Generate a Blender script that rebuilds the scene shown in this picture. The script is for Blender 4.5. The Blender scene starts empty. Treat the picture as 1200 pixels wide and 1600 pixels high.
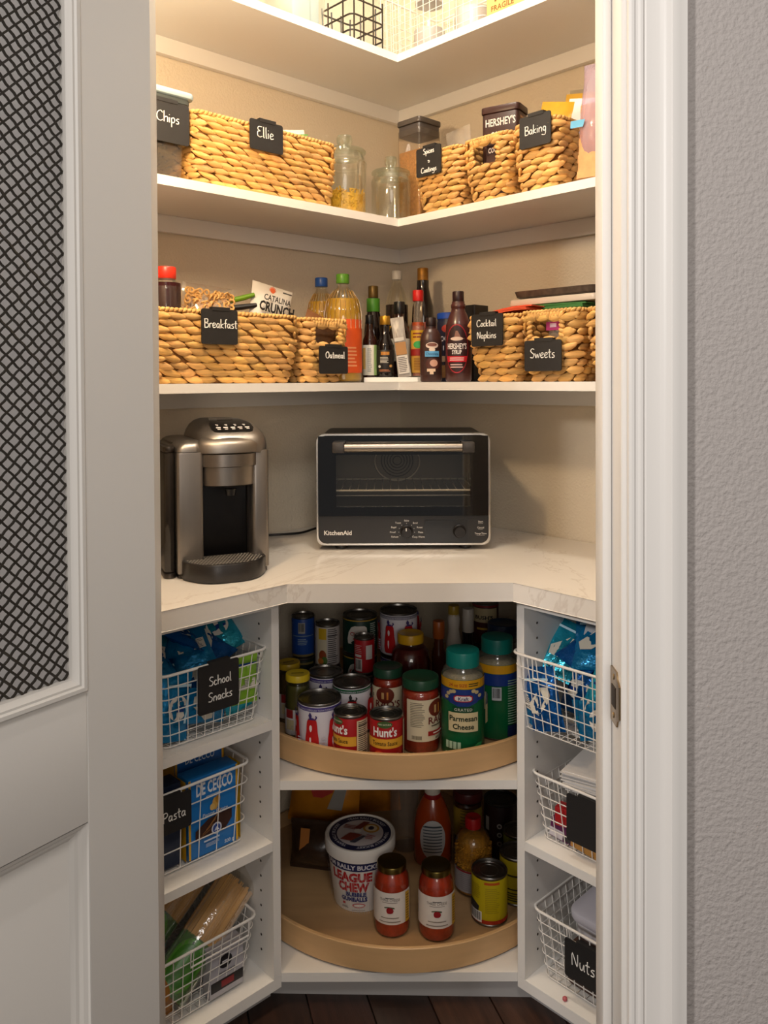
import bpy, bmesh, math, random
from math import sin, cos, pi, radians, atan2, hypot
from mathutils import Vector, Matrix

random.seed(7)
S2 = 2 ** .5
scene = bpy.context.scene
C = scene.collection

# ------------------------------------------------------------------ camera
cam = bpy.data.cameras.new('camera')
camo = bpy.data.objects.new('camera', cam); C.objects.link(camo)
cam.sensor_fit = 'HORIZONTAL'; cam.sensor_width = 36
cam.lens = 36 * 1263.6094 / 1200
cam.shift_y = -(800 - 615.9692) / 1200
cam.clip_start = .02
right = Vector((0.99962654, 0.02680843, -0.00529924))
fwd = Vector((-0.02689305, 0.99950049, -0.01659924))
up = Vector((0.0048516, 0.01673555, 0.99984818))
CAM = Vector((.0179, -2.575, 1.3322))
camo.matrix_world = Matrix(((right.x, up.x, -fwd.x, CAM.x), (right.y, up.y, -fwd.y, CAM.y), (right.z, up.z, -fwd.z, CAM.z), (0, 0, 0, 1)))
scene.camera = camo

# ------------------------------------------------------------------ world, lamps, exposure
w = bpy.data.worlds.new('kitchen_ambient'); scene.world = w; w.use_nodes = True
w.node_tree.nodes['Background'].inputs[0].default_value = (1.0, .97, .95, 1)
w.node_tree.nodes['Background'].inputs[1].default_value = .16

def lamp(name, kind, loc, energy, col, size=.1, target=None, spread=None):
    l = bpy.data.lights.new(name, kind); l.energy = energy; l.color = col
    if kind == 'AREA':
        l.shape = 'DISK'; l.size = size
        if spread: l.spread = spread
    else:
        l.shadow_soft_size = size
    o = bpy.data.objects.new(name, l); C.objects.link(o); o.location = loc
    if target is not None:
        o.rotation_euler = (Vector(target) - Vector(loc)).to_track_quat('-Z', 'Y').to_euler()
    return o

lamp('pantry_ceiling_light', 'POINT', (-.02, -1.02, 2.69), 25, (1, .90, .75), .07)
lamp('kitchen_downlight', 'AREA', (-1.75, -3.9, 2.35), 43, (1, .955, .92), .30, (.2, -1.5, 1.2))
lamp('pantry_wall_light', 'POINT', (-.40, -1.27, 1.94), 13.5, (1, .72, .43), .05)
lamp('kitchen_front_fill', 'AREA', (.35, -4.9, 1.75), 19, (1, .92, .84), 1.4, (0, -1, 1.2))  # unseen frontal fill, added to brighten the lower cabinets
lamp('kitchen_ceiling_light', 'AREA', (.1, -2.75, 2.6), 11, (1, .95, .90), .5, (.1, -2.75, 0))

vs = scene.view_settings
scene.display_settings.display_device = 'sRGB'
vs.view_transform = 'Standard'; vs.look = 'None'; vs.gamma = 1; vs.use_curve_mapping = False
vs.exposure = 0.27
scene.cycles.max_bounces = 10
scene.cycles.transparent_max_bounces = 24

# ------------------------------------------------------------------ materials
def lin(h):
    h = h.lstrip('#'); o = []
    for i in (0, 2, 4):
        c = int(h[i:i + 2], 16) / 255
        o.append(c / 12.92 if c <= .04045 else ((c + .055) / 1.055) ** 2.4)
    return tuple(o) + (1,)

MC = {}
def mat(col, rough=.5, metal=0, var=0, vs_=6, bump=0, bs=60, stretch=(1, 1, 1), clear=0, tint=False, spec=.5, coat=0, name=None, trans=0, veins=None, alpha=1):
    key = (col, rough, metal, var, vs_, bump, bs, stretch, clear, tint, spec, coat, trans, veins, alpha)
    if key in MC: return MC[key]
    m = bpy.data.materials.new(name or 'paint'); m.use_nodes = True
    nt = m.node_tree; N = nt.nodes; L = nt.links
    b = N['Principled BSDF']; out = N['Material Output']
    c = lin(col)
    b.inputs['Base Color'].default_value = c
    b.inputs['Roughness'].default_value = rough; b.inputs['Metallic'].default_value = metal
    b.inputs['Specular IOR Level'].default_value = spec
    b.inputs['Coat Weight'].default_value = coat
    b.inputs['Transmission Weight'].default_value = trans
    tc = N.new('ShaderNodeTexCoord'); mp = N.new('ShaderNodeMapping'); L.new(tc.outputs['Object'], mp.inputs[0])
    mp.inputs['Scale'].default_value = stretch
    src = None
    if var or tint or veins:
        rgb = N.new('ShaderNodeRGB'); rgb.outputs[0].default_value = c; src = rgb.outputs[0]
        if tint:
            at = N.new('ShaderNodeAttribute'); at.attribute_name = 'tint'
            mx = N.new('ShaderNodeMix'); mx.data_type = 'RGBA'; mx.blend_type = 'MULTIPLY'; mx.inputs[0].default_value = 1
            L.new(src, mx.inputs[6]); L.new(at.outputs['Color'], mx.inputs[7]); src = mx.outputs[2]
        if var:
            nz = N.new('ShaderNodeTexNoise'); nz.inputs['Scale'].default_value = vs_; nz.inputs['Detail'].default_value = 5
            L.new(mp.outputs[0], nz.inputs['Vector'])
            mr = N.new('ShaderNodeMapRange'); mr.inputs[1].default_value = .3; mr.inputs[2].default_value = .7
            mr.inputs[3].default_value = 1 - var; mr.inputs[4].default_value = 1 + var * .6
            L.new(nz.outputs[0], mr.inputs[0])
            mx = N.new('ShaderNodeMix'); mx.data_type = 'RGBA'; mx.blend_type = 'MULTIPLY'; mx.inputs[0].default_value = 1
            L.new(src, mx.inputs[6]); L.new(mr.outputs[0], mx.inputs[7]); src = mx.outputs[2]
        if veins:
            nz = N.new('ShaderNodeTexNoise'); nz.inputs['Scale'].default_value = 1.6; nz.inputs['Detail'].default_value = 6; nz.inputs['Roughness'].default_value = .62
            nz.inputs['Distortion'].default_value = 1.4
            L.new(mp.outputs[0], nz.inputs['Vector'])
            ma = N.new('ShaderNodeMath'); ma.operation = 'SUBTRACT'; ma.inputs[1].default_value = .5; L.new(nz.outputs[0], ma.inputs[0])
            mb = N.new('ShaderNodeMath'); mb.operation = 'ABSOLUTE'; L.new(ma.outputs[0], mb.inputs[0])
            mr = N.new('ShaderNodeMapRange'); mr.inputs[1].default_value = 0; mr.inputs[2].default_value = .012; mr.inputs[3].default_value = .24; mr.inputs[4].default_value = 0
            L.new(mb.outputs[0], mr.inputs[0])
            mx = N.new('ShaderNodeMix'); mx.data_type = 'RGBA'; mx.inputs[7].default_value = lin(veins)
            L.new(mr.outputs[0], mx.inputs[0]); L.new(src, mx.inputs[6]); src = mx.outputs[2]
        L.new(src, b.inputs['Base Color'])
    if bump:
        nb = N.new('ShaderNodeTexNoise'); nb.inputs['Scale'].default_value = bs; nb.inputs['Detail'].default_value = 3
        L.new(mp.outputs[0], nb.inputs['Vector'])
        bp = N.new('ShaderNodeBump'); bp.inputs['Strength'].default_value = bump; bp.inputs['Distance'].default_value = .004
        L.new(nb.outputs[0], bp.inputs['Height']); L.new(bp.outputs[0], b.inputs['Normal'])
    if clear:
        # thin clear shell: tinted see-through plus a fresnel reflection
        tr = N.new('ShaderNodeBsdfTransparent'); tr.inputs[0].default_value = c
        gl = N.new('ShaderNodeBsdfGlossy'); gl.inputs['Roughness'].default_value = rough; gl.inputs[0].default_value = (1, 1, 1, 1)
        lw = N.new('ShaderNodeLayerWeight'); lw.inputs[0].default_value = .35
        mr = N.new('ShaderNodeMapRange'); mr.inputs[3].default_value = .03; mr.inputs[4].default_value = .42; L.new(lw.outputs['Fresnel'], mr.inputs[0])
        if bump: L.new(bp.outputs[0], gl.inputs['Normal'])
        ms = N.new('ShaderNodeMixShader'); L.new(mr.outputs[0], ms.inputs[0]); L.new(tr.outputs[0], ms.inputs[1]); L.new(gl.outputs[0], ms.inputs[2])
        fin = ms
        if clear < 1:
            m2 = N.new('ShaderNodeMixShader'); m2.inputs[0].default_value = clear
            L.new(b.outputs[0], m2.inputs[1]); L.new(ms.outputs[0], m2.inputs[2]); fin = m2
        L.new(fin.outputs[0], out.inputs[0])
    MC[key] = m
    return m

WHITE = mat('#e9e6e1', .45, name='white_melamine', bump=.02, bs=300)
TRIM = mat('#dcd8d3', .40, name='trim_paint', bump=.03, bs=40, stretch=(1, 1, .1))
DOORP = mat('#d6d1ca', .42, name='door_paint', bump=.02, bs=200)
PWALL = mat('#e2d5bf', .75, name='pantry_wall_paint', bump=.55, bs=160)
GWALL = mat('#a9a29e', .72, name='grey_wall_paint', bump=.62, bs=165)
QUARTZ = mat('#e6e0d8', .18, name='quartz', var=.05, vs_=4, veins='#a08a78', stretch=(1.3, .7, 1))
MAPLE = mat('#cfa878', .42, name='maple_ply', var=.14, vs_=3, stretch=(1, 1, 9), bump=.03, bs=80)
MAPLED = mat('#bb966a', .5, name='maple_deck', var=.10, vs_=5, stretch=(1, 7, 1))
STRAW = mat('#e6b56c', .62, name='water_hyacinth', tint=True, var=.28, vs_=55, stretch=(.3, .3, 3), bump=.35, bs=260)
GAPSHADE = mat('#8a5c2c', .9, name='weave_gap_shade', var=.3, vs_=60)  # dark brown that paints shade into the weave gaps
CHALK = mat('#1d1b1b', .65, name='chalkboard', var=.15, vs_=14)
CHALKW = mat('#f1efea', .8, name='chalk_ink')
WIRE = mat('#eeeae4', .35, name='white_coated_wire')
BLKWIRE = mat('#2a241c', .4, name='black_wire')
STEEL = mat('#b4b0aa', .28, 1, name='steel', var=.04, vs_=30)
TIN = mat('#8d8a86', .33, 1, name='tinplate')
GLASS = mat('#fbfcfa', .02, clear=1, name='clear_glass')
PLASTIC = mat('#faf8f4', .10, clear=.95, name='clear_plastic')
FILM = mat('#fcfaf6', .18, clear=.91, name='clear_film', bump=.6, bs=25)
BLK = mat('#141313', .35, name='black_plastic')
BLKG = mat('#0a0a0b', .08, name='black_gloss', coat=.5)
NICK = mat('#9a8262', .25, 1, name='brass_nickel')

MESHBACK = bpy.data.materials.new('translucent_backing'); MESHBACK.use_nodes = True  # mesh backing, made translucent so light from behind brightens the cells
_n = MESHBACK.node_tree.nodes; _t = _n.new('ShaderNodeBsdfTranslucent'); _t.inputs[0].default_value = (.92, .91, .90, 1)
_d = _n['Principled BSDF']; _d.inputs['Base Color'].default_value = (.85, .84, .83, 1); _d.inputs['Roughness'].default_value = .5
_m = _n.new('ShaderNodeMixShader'); _m.inputs[0].default_value = .55
MESHBACK.node_tree.links.new(_d.outputs[0], _m.inputs[1]); MESHBACK.node_tree.links.new(_t.outputs[0], _m.inputs[2]); MESHBACK.node_tree.links.new(_m.outputs[0], _n['Material Output'].inputs[0])

# ------------------------------------------------------------------ mesh builder
class MB:
    def __init__(s): s.v = []; s.f = []; s.c = []; s.m = []; s.M = Matrix.Identity(4); s.mi = 0
    def add(s, vs, fs, tint=None):
        o = len(s.v); M = s.M
        s.v += [tuple(M @ Vector(p)) for p in vs]
        s.f += [tuple(i + o for i in f) for f in fs]; s.m += [s.mi] * len(fs)
        if tint is not None: s.c += [tint] * len(vs)
        return s
    def box(s, x0, y0, z0, x1, y1, z1):
        return s.add([(x0, y0, z0), (x1, y0, z0), (x1, y1, z0), (x0, y1, z0), (x0, y0, z1), (x1, y0, z1), (x1, y1, z1), (x0, y1, z1)],
                     [(0, 3, 2, 1), (4, 5, 6, 7), (0, 1, 5, 4), (1, 2, 6, 5), (2, 3, 7, 6), (3, 0, 4, 7)])
    def loft(s, loops, cap0=True, cap1=True, closed=True):
        n = len(loops[0]); vs = [p for l in loops for p in l]; fs = []
        for k in range(len(loops) - 1):
            for i in range(n if closed else n - 1):
                a = k * n + i; b = k * n + (i + 1) % n
                fs.append((a, b, b + n, a + n))
        if cap0: fs.append(tuple(range(n - 1, -1, -1)))
        if cap1: fs.append(tuple(range((len(loops) - 1) * n, len(loops) * n)))
        return s.add(vs, fs)
    def lathe(s, prof, n=28, cx=0, cy=0, sx=1, sy=1, cap0=True, cap1=True):
        return s.loft([[(cx + r * sx * cos(2 * pi * i / n), cy + r * sy * sin(2 * pi * i / n), z) for i in range(n)] for r, z in prof], cap0, cap1)
    def prism(s, pts, z0, z1, ch=0):
        if ch:
            cx = sum(p[0] for p in pts) / len(pts); cy = sum(p[1] for p in pts) / len(pts)
            def ins(q): 
                o = []
                for x, y in pts:
                    d = hypot(x - cx, y - cy) or 1
                    o.append((x - (x - cx) / d * q, y - (y - cy) / d * q))
                return o
            q = ins(ch)
            return s.loft([[(x, y, z0) for x, y in q], [(x, y, z0 + ch) for x, y in pts], [(x, y, z1 - ch) for x, y in pts], [(x, y, z1) for x, y in q]])
        return s.loft([[(x, y, z0) for x, y in pts], [(x, y, z1) for x, y in pts]])
    def rbox(s, x0, y0, z0, x1, y1, z1, r=.004, n=3, ch=None):
        ch = min(r, .004) if ch is None else ch
        def rr(q, z): return rrect(x1 - x0 - 2 * q, y1 - y0 - 2 * q, max(r - q, .0006), n, z, (x0 + x1) / 2, (y0 + y1) / 2)
        return s.loft([rr(ch, z0), rr(ch * .3, z0 + ch * .3), rr(0, z0 + ch), rr(0, z1 - ch), rr(ch * .3, z1 - ch * .3), rr(ch, z1)])
    def tube(s, path, r, n=6, closed=False):
        P = [Vector(p) for p in path]; m = len(P); loops = []; u = None
        for i in range(m):
            a = P[i - 1] if (i or closed) else P[0]; b = P[(i + 1) % m] if (i < m - 1 or closed) else P[-1]
            t = (b - a).normalized()
            if u is None: u = t.orthogonal().normalized()
            else:
                u = u - t * u.dot(t); u = u.normalized() if u.length > 1e-6 else t.orthogonal().normalized()
            v = t.cross(u); rr_ = r[i] if isinstance(r, (list, tuple)) else r
            loops.append([tuple(P[i] + u * (rr_ * cos(2 * pi * k / n)) + v * (rr_ * sin(2 * pi * k / n))) for k in range(n)])
        if closed: loops.append(loops[0]); return s.loft(loops, False, False)
        return s.loft(loops)
    def build(s, name, m, parent=None, smooth=35, fix=True, loc=None, rz=None, rot=None):
        me = bpy.data.meshes.new(name); me.from_pydata(s.v, [], s.f)
        for mm in (m if isinstance(m, (list, tuple)) else [m]): me.materials.append(mm)
        if any(s.m): me.polygons.foreach_set('material_index', s.m)
        if s.c:
            a = me.attributes.new('tint', 'FLOAT_COLOR', 'POINT'); a.data.foreach_set('color', [x for c in s.c for x in (c[0], c[1], c[2], 1)])
        if fix:
            bm = bmesh.new(); bm.from_mesh(me); bmesh.ops.recalc_face_normals(bm, faces=bm.faces); bm.to_mesh(me); bm.free()
        if smooth:
            me.polygons.foreach_set('use_smooth', [True] * len(me.polygons))
            me.set_sharp_from_angle(angle=radians(smooth))
        me.update()
        o = bpy.data.objects.new(name, me); C.objects.link(o)
        if parent: o.parent = parent
        if loc: o.location = loc
        if rz is not None: o.rotation_euler = (0, 0, rz)
        if rot is not None: o.rotation_euler = rot
        return o

def rrect(w, d, r, n, z, cx=0, cy=0):
    o = []
    for qx, qy, a0 in ((1, -1, -pi / 2), (1, 1, 0), (-1, 1, pi / 2), (-1, -1, pi)):
        for k in range(n + 1):
            a = a0 + pi / 2 * k / n
            o.append((cx + qx * (w / 2 - r) + r * cos(a), cy + qy * (d / 2 - r) + r * sin(a), z))
    return o

def uv(u, v): return ((v - u) / S2, -(u + v) / S2)      # u: distance from the right-hand wall, v: from the left-hand wall

def tag(o, label=None, cat=None, group=None, kind=None):
    if label: o['label'] = label
    if cat: o['category'] = cat
    if group: o['group'] = group
    if kind: o['kind'] = kind
    return o

def thing(name, label, cat, loc, rz=0, group=None, tilt=None):
    o = bpy.data.objects.new(name, None); C.objects.link(o); o.empty_display_size = .05
    o.location = loc; o.rotation_euler = (tilt[0] if tilt else 0, tilt[1] if tilt else 0, rz)
    return tag(o, label, cat, group)

def face_cam(x, y): return atan2(CAM.x - x, -(CAM.y - y))

def copy_tree(o, parent=None):
    c = o.copy(); C.objects.link(c); c.parent = parent
    for ch in o.children: copy_tree(ch, c)
    return c

# ------------------------------------------------------------------ print and handwriting
TXT = {}
def text_mesh(body, bold=0, spacing=1.0):
    k = (body, bold, spacing)
    if k not in TXT:
        cu = bpy.data.curves.new('lettering', 'FONT'); cu.body = body; cu.size = 1; cu.resolution_u = 2; cu.align_x = 'CENTER'
        cu.offset = bold; cu.space_character = spacing
        ob = bpy.data.objects.new('lettering', cu)
        me = bpy.data.meshes.new_from_object(ob)
        TXT[k] = ([tuple(v.co) for v in me.vertices], [tuple(p.vertices) for p in me.polygons])
        bpy.data.objects.remove(ob); bpy.data.curves.remove(cu); bpy.data.meshes.remove(me)
    return TXT[k]

class Art:
    """flat print wrapped on a cylinder of radius R (or laid on a plane when R is None); x along the surface, z up, front is -y"""
    def __init__(s, parent, R=None, y=0, M=None, Rz=None, rough=.45):
        s.p = parent; s.R = R; s.y = y; s.M = M; s.b = {}; s.lay = 1; s.Rz = Rz; s.rough = rough
    def pt(s, x, z, e):
        if s.R is None:
            p = Vector((x, s.y - e, z))
        else:
            R = s.R if s.Rz is None else s.Rz(z)
            a = x / s.R; p = Vector(((R + e) * sin(a), -(R + e) * cos(a), z))
        return tuple(s.M @ p) if s.M else tuple(p)
    def mb(s, col):
        if col not in s.b: s.b[col] = MB()
        return s.b[col]
    def grid(s, rows, col, nx=None):                 # rows: (z, xl, xr)
        e = .00028 * s.lay; s.lay += 1
        wmax = max(r[2] - r[1] for r in rows)
        nx = nx or (max(1, int(wmax / .005)) if s.R else 1); vs = []; fs = []
        for z, a, b in rows:
            for i in range(nx + 1): vs.append(s.pt(a + (b - a) * i / nx, z, e))
        for k in range(len(rows) - 1):
            for i in range(nx):
                q = k * (nx + 1) + i; fs.append((q, q + 1, q + nx + 2, q + nx + 1))
        s.mb(col).add(vs, fs); return s
    def rect(s, x0, x1, z0, z1, col): return s.grid([(z0, x0, x1), (z1, x0, x1)], col)
    def ell(s, x, z, rx, rz, col, n=10):
        return s.grid([(z + rz * sin(-pi / 2 + pi * k / n), x - rx * cos(-pi / 2 + pi * k / n) - 1e-5, x + rx * cos(-pi / 2 + pi * k / n) + 1e-5) for k in range(n + 1)], col)
    def text(s, body, x, z, size, col, bold=0, width=None, arc=0, spacing=1.0, slant=0):
        vs, fs = text_mesh(body, bold, spacing); e = .00028 * s.lay + .0001; s.lay += 1
        xs = [v[0] for v in vs]; sx = size
        if width and xs: sx = width / (max(xs) - min(xs))
        out = []
        for a, b, _ in vs:
            X = x + a * sx + b * size * slant; Z = z + b * size
            if arc: Z -= (X - x) ** 2 * arc
            out.append(s.pt(X, Z, e))
        s.mb(col).add(out, fs); return s
    def ring_text(s, body, cx, cz, r, size, col, a0, a1, bold=.01):
        vs, fs = text_mesh(body, bold); e = .00028 * s.lay + .0001; s.lay += 1
        xs = [v[0] for v in vs]; lo, hi = min(xs), max(xs); out = []
        for a, b, _ in vs:
            t = a0 + (a1 - a0) * (a - lo) / (hi - lo); rr_ = r + b * size
            out.append(s.pt(cx + rr_ * cos(t), cz + rr_ * sin(t), e))
        s.mb(col).add(out, fs); return s
    def lines(s, x0, x1, z0, z1, n, col, fill=.5, rag=.25):
        e = .00028 * s.lay; s.lay += 1; m = s.mb(col); st = (z1 - z0) / n
        rnd = random.Random(int(abs(x0 * 1e5) + n))
        for k in range(n):
            z = z1 - st * (k + .5); xe = x1 - (x1 - x0) * rag * rnd.random(); nx = max(1, int((xe - x0) / .006)) if s.R else 1
            vs = [s.pt(x0 + (xe - x0) * i / nx, z + q * st * fill / 2, e) for q in (-1, 1) for i in range(nx + 1)]
            m.add(vs, [(i, i + 1, i + nx + 2, i + nx + 1) for i in range(nx)])
        return s
    def bars(s, x0, x1, z0, z1, n=14, col='#151515', bg='#f2f0ea'):
        s.rect(x0, x1, z0, z1, bg); e = .00028 * s.lay; s.lay += 1; rnd = random.Random(n); x = x0 + (x1 - x0) * .08; m = s.mb(col)
        while x < x1 - (x1 - x0) * .08:
            wd = (x1 - x0) / n * rnd.choice((.25, .4, .7)); a, b = z0 + (z1 - z0) * .18, z1 - (z1 - z0) * .08
            m.add([s.pt(x, a, e), s.pt(x + wd, a, e), s.pt(x + wd, b, e), s.pt(x, b, e)], [(0, 1, 2, 3)]); x += wd + (x1 - x0) / n * rnd.choice((.3, .5))
        return s
    def done(s, name='printing', **k):
        for col, m in s.b.items(): m.build(name, mat(col, s.rough, **k), s.p, smooth=0, fix=False)

# chalk pen letters: strokes in a box one unit wide and one high (x-height .55)
G = {
 'C': (.8, [[(.72, .82), (.5, 1), (.15, .8), (.05, .4), (.2, .06), (.5, .02), (.75, .15)]]),
 'h': (.6, [[(.1, 1.05), (.1, 0)], [(.1, .3), (.3, .52), (.5, .45), (.5, 0)]]),
 'i': (.28, [[(.12, .5), (.12, 0)], [(.12, .74), (.14, .78)]]),
 'p': (.6, [[(.1, .5), (.12, -.42)], [(.1, .38), (.3, .55), (.5, .36), (.36, .05), (.12, .1)]]),
 's': (.5, [[(.42, .52), (.2, .5), (.12, .36), (.36, .22), (.34, .04), (.06, .02)]]),
 'E': (.7, [[(.62, .98), (.2, .95), (.12, .7), (.4, .56), (.12, .48), (.1, .1), (.4, 0), (.66, .1)]]),
 'l': (.3, [[(.12, 1.02), (.14, .1), (.24, 0)]]),
 'e': (.55, [[(.08, .26), (.4, .34), (.42, .5), (.22, .54), (.08, .28), (.2, .02), (.5, .1)]]),
 'S': (.65, [[(.58, .92), (.3, 1), (.1, .78), (.3, .56), (.56, .36), (.4, .04), (.05, .08)]]),
 'c': (.5, [[(.44, .46), (.2, .52), (.07, .25), (.2, .02), (.46, .08)]]),
 'o': (.55, [[(.28, .52), (.08, .3), (.18, .02), (.42, .08), (.46, .38), (.28, .52)]]),
 'a': (.58, [[(.44, .46), (.2, .5), (.07, .22), (.22, .02), (.42, .2), (.45, .48), (.44, .08), (.54, 0)]]),
 't': (.45, [[(.2, .9), (.2, .1), (.36, .02)], [(.02, .58), (.4, .6)]]),
 'n': (.6, [[(.1, .5), (.1, 0)], [(.1, .34), (.3, .52), (.46, .42), (.48, 0)]]),
 'g': (.58, [[(.44, .46), (.2, .5), (.08, .24), (.24, .04), (.44, .2), (.45, .46), (.44, -.2), (.3, -.42), (-.1, -.34)]]),
 'B': (.7, [[(.12, 1), (.12, 0)], [(.05, .96), (.5, .95), (.5, .62), (.14, .54), (.62, .42), (.55, .06), (.1, 0)]]),
 'k': (.55, [[(.1, 1.02), (.1, 0)], [(.46, .5), (.12, .24), (.5, 0)]]),
 'r': (.45, [[(.1, .5), (.1, 0)], [(.1, .34), (.26, .52), (.42, .46)]]),
 'f': (.4, [[(.42, .98), (.22, .9), (.2, 0)], [(.02, .54), (.4, .56)]]),
 'O': (.85, [[(.4, .95), (.1, .65), (.15, .15), (.5, .02), (.75, .35), (.65, .85), (.4, .95)]]),
 'm': (.8, [[(.08, .5), (.08, 0)], [(.08, .34), (.24, .52), (.36, .4), (.36, 0)], [(.36, .34), (.52, .52), (.64, .4), (.66, 0)]]),
 'N': (.8, [[(.12, 0), (.12, .95), (.6, .05), (.64, 1)]]),
 'w': (.75, [[(.05, .5), (.2, .02), (.36, .42), (.5, .02), (.7, .52)]]),
 'u': (.6, [[(.08, .5), (.1, .1), (.3, .02), (.46, .5), (.46, .1), (.54, 0)]]),
 'P': (.65, [[(.12, .95), (.12, 0)], [(.05, .9), (.45, .95), (.58, .7), (.4, .5), (.12, .48)]]),
 '&': (.6, [[(.05, .3), (.2, .45), (.4, .2), (.55, .35)], [(.15, .05), (.5, .05)]]),
}
def smooth_path(p, k=4):
    if len(p) < 3: return p
    o = []
    for i in range(len(p) - 1):
        a = p[max(i - 1, 0)]; b = p[i]; c = p[i + 1]; d = p[min(i + 2, len(p) - 1)]
        for j in range(k):
            t = j / k
            o.append(tuple(.5 * (2 * b[q] + (c[q] - a[q]) * t + (2 * a[q] - 5 * b[q] + 4 * c[q] - d[q]) * t * t + (3 * b[q] - a[q] - 3 * c[q] + d[q]) * t ** 3) for q in (0, 1)))
    o.append(p[-1]); return o

def handwrite(m, body, cx, cz, h, y, wd=.0011):
    W = sum(G[c][0] if c != ' ' else .5 for c in body) * h * .92; x = cx - W / 2
    for c in body:
        if c == ' ': x += .5 * h * .92; continue
        adv, st = G[c]
        for pth in st:
            q = smooth_path([(x + a * h * .92, cz + b * h) for a, b in pth])
            m.tube([(a, y, b) for a, b in q], wd, 4)
        x += adv * h * .92

def chalk_tag(parent, x0, x1, z0, z1, y, lines, h, dx=0, dz=0, tilt=0):
    """a clip-on chalkboard tag with its handwriting; in the parent's frame, front is -y"""
    m = MB(); wd, ht = x1 - x0, z1 - z0
    pts = [(p[0], p[1]) for p in rrect(wd, ht, .005, 3, 0, (x0 + x1) / 2, (z0 + z1) / 2)]
    m.loft([[(a, y, b) for a, b in pts], [(a, y - .0025, b) for a, b in pts]])
    m.box(x0 + wd * .28, y - .0035, z1 - .003, x1 - wd * .22, y + .008, z1 + .005)     # the clip over the rim
    t = m.build('chalkboard_tag', CHALK, parent)
    if lines:
        k = MB(); n = len(lines); st = h * 1.75
        for i, ln in enumerate(lines):
            handwrite(k, ln, (x0 + x1) / 2 + dx, (z0 + z1) / 2 + dz - h * .35 + st * ((n - 1) / 2 - i), h, y - .003)
        k.build('handwriting', CHALKW, t, fix=False)
    return t

# ================================================================== the setting
def struct(o, label=None):
    o['kind'] = 'structure'
    if label: o['label'] = label
    return o

def slab(name, m, pts, z0, z1, label=None):
    b = MB(); b.prism(pts, z0, z1); return struct(b.build(name, m, smooth=0), label)

CEIL = 2.74
WEND = 2.06
# the two pantry walls meet at the corner; each is a slab outside its plane
slab('wall_left', PWALL, [uv(-.10, -.10), uv(-.10, 0), uv(WEND + .10, 0), uv(WEND + .10, -.10)], 0, CEIL, 'cream textured pantry wall left of the corner')
slab('wall_right', PWALL, [uv(0, 0), uv(-.10, 0), uv(-.10, WEND + .10), uv(0, WEND + .10)], 0, CEIL, 'cream textured pantry wall right of the corner')
YF, YB = -1.595, -1.480                       # kitchen face and pantry face of the wall with the doorway
JR, JL = .277, -.3195                          # jamb faces
HEAD = 2.06
wf = MB(); wf.box(JR + .018, YF, 0, 2.2, YB, CEIL)
struct(wf.build('wall_front_right', GWALL, smooth=0), 'grey orange-peel wall right of the doorway')
wf = MB(); wf.box(-2.2, YF, 0, JL - .018, YB, CEIL)
struct(wf.build('wall_front_left', GWALL, smooth=0), 'grey orange-peel wall behind the open door')
wf = MB(); wf.box(JL - .018, YF, HEAD + .02, JR + .018, YB, CEIL)
struct(wf.build('wall_front_header', GWALL, smooth=0), 'grey wall over the doorway')
slab('ceiling', mat('#e7e3dc', .8, name='ceiling_paint'), [(-2.2, YF), (2.2, YF), (2.2, .15), (-2.2, .15)], CEIL, CEIL + .08, 'white pantry ceiling')

# floor of dark planks
slab('floor', mat('#1c120c', .7, name='subfloor'), [(-2.2, -3.6), (2.2, -3.6), (2.2, .15), (-2.2, .15)], -.06, -.008, 'dark wood plank floor')
floor = bpy.data.objects['floor']
PLANK = [mat(c, .42, var=.45, vs_=5, stretch=(14, 1.0, 1), bump=.08, bs=30, name='walnut_plank') for c in ('#38221a', '#2a1912', '#422a1e', '#301d14')]
a = radians(45 + 62)
ux, uy = cos(a), sin(a)
k = 0
for i in range(-14, 15):
    off = (i * .37) % 1.1
    for j in range(-2, 3):
        c0 = (i * .127, j * 1.1 + off)
        b = MB(); b.rbox(-.062, -.546, -.008, .062, .546, 0, .002, 1, .0012)
        cx = c0[0] * -uy + c0[1] * ux; cy = -1.3 + c0[0] * ux + c0[1] * uy
        if abs(cx) > 1.5 or cy > -.1 or cy < -2.9: continue
        o = b.build('plank', PLANK[(i * 3 + j * 5) % 4], floor, loc=(cx, cy, 0), rz=a - pi / 2); k += 1

# ---- door casing and jambs (extruded profiles)
def extrude_profile(name, pts, z0, z1, m, label, parent=None):
    b = MB(); b.loft([[(x, y, z0) for x, y in pts], [(x, y, z1) for x, y in pts]])
    o = b.build(name, m, parent, smooth=25)
    if parent is None: struct(o, label)
    return o
def casing(x0, sgn, name, label):
    pr = [(0, 0), (0, .011), (.003, .0125), (.006, .0125), (.0085, .0108), (.011, .0108), (.0135, .0125), (.0165, .0125), (.0185, .0095), (.0195, .0095),
          (.021, .0105), (.036, .0105), (.040, .0112), (.044, .0135), (.047, .017), (.049, .0185), (.056, .0185), (.0585, .0175), (.067, .0165), (.068, .015), (.068, 0)]
    return extrude_profile(name, [(x0 + sgn * x, YF - y) for x, y in pr], 0, HEAD + .07, TRIM, label)
casing(JR + .006, 1, 'trim_1', 'white moulded door casing right of the pantry opening')
casing(JL - .006, -1, 'trim_2', 'white moulded door casing behind the open door')
b = MB(); b.box(JL - .075, YF - .017, HEAD + .005, JR + .075, YF, HEAD + .075)
struct(b.build('trim_3', TRIM), 'white head casing over the doorway')
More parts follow.
